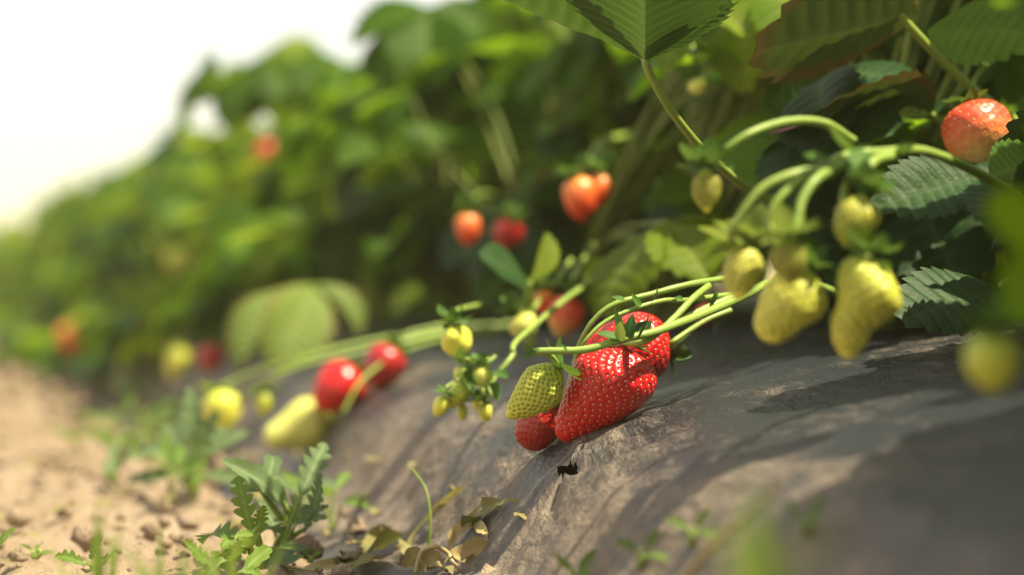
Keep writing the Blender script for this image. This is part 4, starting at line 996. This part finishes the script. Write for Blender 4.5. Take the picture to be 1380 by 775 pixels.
withered('dead_leaf', 'curled olive leaf on the film below the torn hole', [on(627, 712), on(640, 700, .004), on(652, 688, .007), on(676, 676, .004)], 'olive_leaf', .0042, 1)
withered('dead_leaf', 'dry straw-coloured leaf base joined to the curled olive leaf', [on(606, 742), on(612, 722, .004), on(630, 706, .005), on(655, 672, .006)], 'dry_leaf', .0022, 2)
withered('dead_leaf', 'small crumpled dry leaf tip hanging below the curled olive leaf', [on(638, 704), on(648, 715, .004), on(656, 728, .002)], 'dry_leaf', .0022, 3)
withered('fallen_grass', 'yellow-green blade with brown end lying on the foot of the film', [on(546, 752), on(555, 724, .006), on(580, 695, .006), on(598, 680, .005), on(622, 656, .003)], 'grass_yellow', .0022, 0, 'grass')
withered('dead_leaf', 'brown curled leaf end beside the yellow-green blade', [on(582, 686, .004), on(600, 678, .006), on(626, 658, .004)], 'dry_leaf', .0018, 5)
dry('thin_grass_stem', 'thin upright green grass stem at the foot of the film', 'grass', [on(577, 742), P(580, 700, hit(577, 742)[1] - .004), P(574, 660, hit(577, 742)[1]), P(556, 632, hit(577, 742)[1] + .01)], .0007, .0003, 'stalk')
withered('dead_leaf', 'broad olive-grey dead leaf lying on the path edge', [on(462, 762), on(490, 748, .006), on(515, 735, .008), on(532, 718, .004)], 'olive_leaf', .0085, 6)
withered('dead_leaf', 'pale dry strap of leaf lying across the soil at the bottom', [on(372, 762), on(405, 768, .003), on(440, 764, .004), on(470, 750, .003)], 'dry_leaf', .0024, 7)
dq_ = hit(590, 765)[1]
dry('dried_tendril', 'pale dried tendril looping at the foot of the film', 'dry tendril', [on(560, 772), P(568, 745, dq_ - .01), P(585, 737, dq_ - .012), P(603, 745, dq_ - .008), P(612, 760, dq_ - .01), P(640, 780, dq_ - .012)], .0011, .0008)
for i, (u, v, lab) in enumerate([(598, 762, 'crumpled straw-coloured leaf inside the tendril loop'), (622, 756, 'crumpled dark-flecked dry leaf right of the tendril loop'), (560, 770, 'crumpled dry leaf at the very bottom left of the tendril'), (545, 765, 'flaky dry leaf scrap at the bottom edge')]):
    p_ = on(u, v, .004)
    withered('dead_leaf', lab, [p_, p_ + Vector((.004, .002, .004)), p_ + Vector((.009, .0, .003)), p_ + Vector((.012, .003, -.001))], 'dry_leaf', .0035, 20 + i)

# clods, crumbs and dry litter on the path
def blob_base():
    V = [(0, 0, 1)]; 
    for r_, z_ in ((.72, .6), (1, 0), (.72, -.6)):
        for k_ in range(7): V.append((r_ * math.cos(k_ * .8976 + z_), r_ * math.sin(k_ * .8976 + z_), z_))
    V.append((0, 0, -1)); Fq = [(0, 1 + k_, 1 + (k_ + 1) % 7) for k_ in range(7)]
    for a in range(2): Fq += [(1 + a * 7 + k_, 8 + a * 7 + k_, 8 + a * 7 + (k_ + 1) % 7, 1 + a * 7 + (k_ + 1) % 7) for k_ in range(7)]
    Fq += [(22, 15 + (k_ + 1) % 7, 15 + k_) for k_ in range(7)]
    return np.array(V, float), Fq
BV, BF = blob_base()
CV = []; CF = []; rs = np.random.RandomState(5)
for i in range(4200):
    s_ = .45 + 5.5 * rs.rand() ** 1.8; p_ = .025 - .75 * rs.rand() ** 1.3
    size = (.0008 + .0048 * rs.rand() ** 5) * (1 + .25 * s_)
    q = row(s_, p_)
    v = BV * (1 + .8 * (rs.rand(len(BV), 1) - .5)) * np.array([1, .8 + .5 * rs.rand(), .6 + .3 * rs.rand()]) * size
    a = rs.rand() * 6.28; v = v @ np.array([[math.cos(a), -math.sin(a), 0], [math.sin(a), math.cos(a), 0], [0, 0, 1]])
    off = len(CV) * 23; CV.append(v + np.array([q.x, q.y, SOIL + size * .35])); CF += [tuple(off + t for t in f) for f in BF]
o = obj('soil_clods', mesh('soil_clods', np.concatenate(CV), CF, 'soil')); o['kind'] = 'stuff'; o['label'] = 'dry tan soil clods and crumbs scattered on the path'; o['category'] = 'soil'
LV = []; LF = []; LA = []
for i in range(420):
    s_ = .55 + 3.2 * rs.rand() ** 1.6; p_ = .04 - .35 * rs.rand() ** 1.8; q = np.array(row(s_, p_)); q[2] = max(SOIL + .003, zfilm(q[0], q[1]) + .001)
    L_ = .004 + .016 * rs.rand(); w_ = .0006 + .003 * rs.rand() ** 2; a = rs.rand() * 6.28; d_ = np.array([math.cos(a), math.sin(a), .25 * (rs.rand() - .3)]); e_ = np.array([-math.sin(a), math.cos(a), .4 * (rs.rand() - .5)])
    off = len(LV)
    for j in range(5):
        t = j / 4; w = w_ * (1 - abs(2 * t - 1) ** 2 * .8)
        for f in (-1, 1): LV.append(q + d_ * L_ * (t - .5) + e_ * w * f + np.array([0, 0, .003 * math.sin(3.1 * t) * (L_ / .01) * rs.rand()])); LA.append(.6)
    LF += [(off + 2 * j, off + 2 * j + 1, off + 2 * j + 3, off + 2 * j + 2) for j in range(4)]
o = obj('dry_litter', mesh('dry_litter', LV, LF, 'dry_leaf', {'vein': LA, 'edge': LA})); o['kind'] = 'stuff'; o['label'] = 'small scraps of dry plant litter on the path'; o['category'] = 'litter'

# ------------------------------------------------------------------ haze volume added in place of the warm lens-flare glow
k = NB('haze'); k.t.nodes.remove(k.b)
pv = k.n('ShaderNodeVolumePrincipled'); pv.inputs['Color'].default_value = (.97, .90, .58, 1); pv.inputs['Density'].default_value = .010; pv.inputs['Anisotropy'].default_value = .2
k.l(pv.outputs[0], k.o.inputs['Volume'])
bx = np.array([(x, y, z) for x in (-1400, 1400) for y in (-1400, 1400) for z in (SOIL - 1.1, .75)], float)
hzo = obj('haze', mesh('haze', bx, [(0, 1, 3, 2), (4, 6, 7, 5), (0, 4, 5, 1), (2, 3, 7, 6), (0, 2, 6, 4), (1, 5, 7, 3)], 'haze', smooth=False)); hzo['kind'] = 'stuff'; hzo['label'] = 'added warm haze standing in for the flare glow over the row'; hzo['category'] = 'haze'
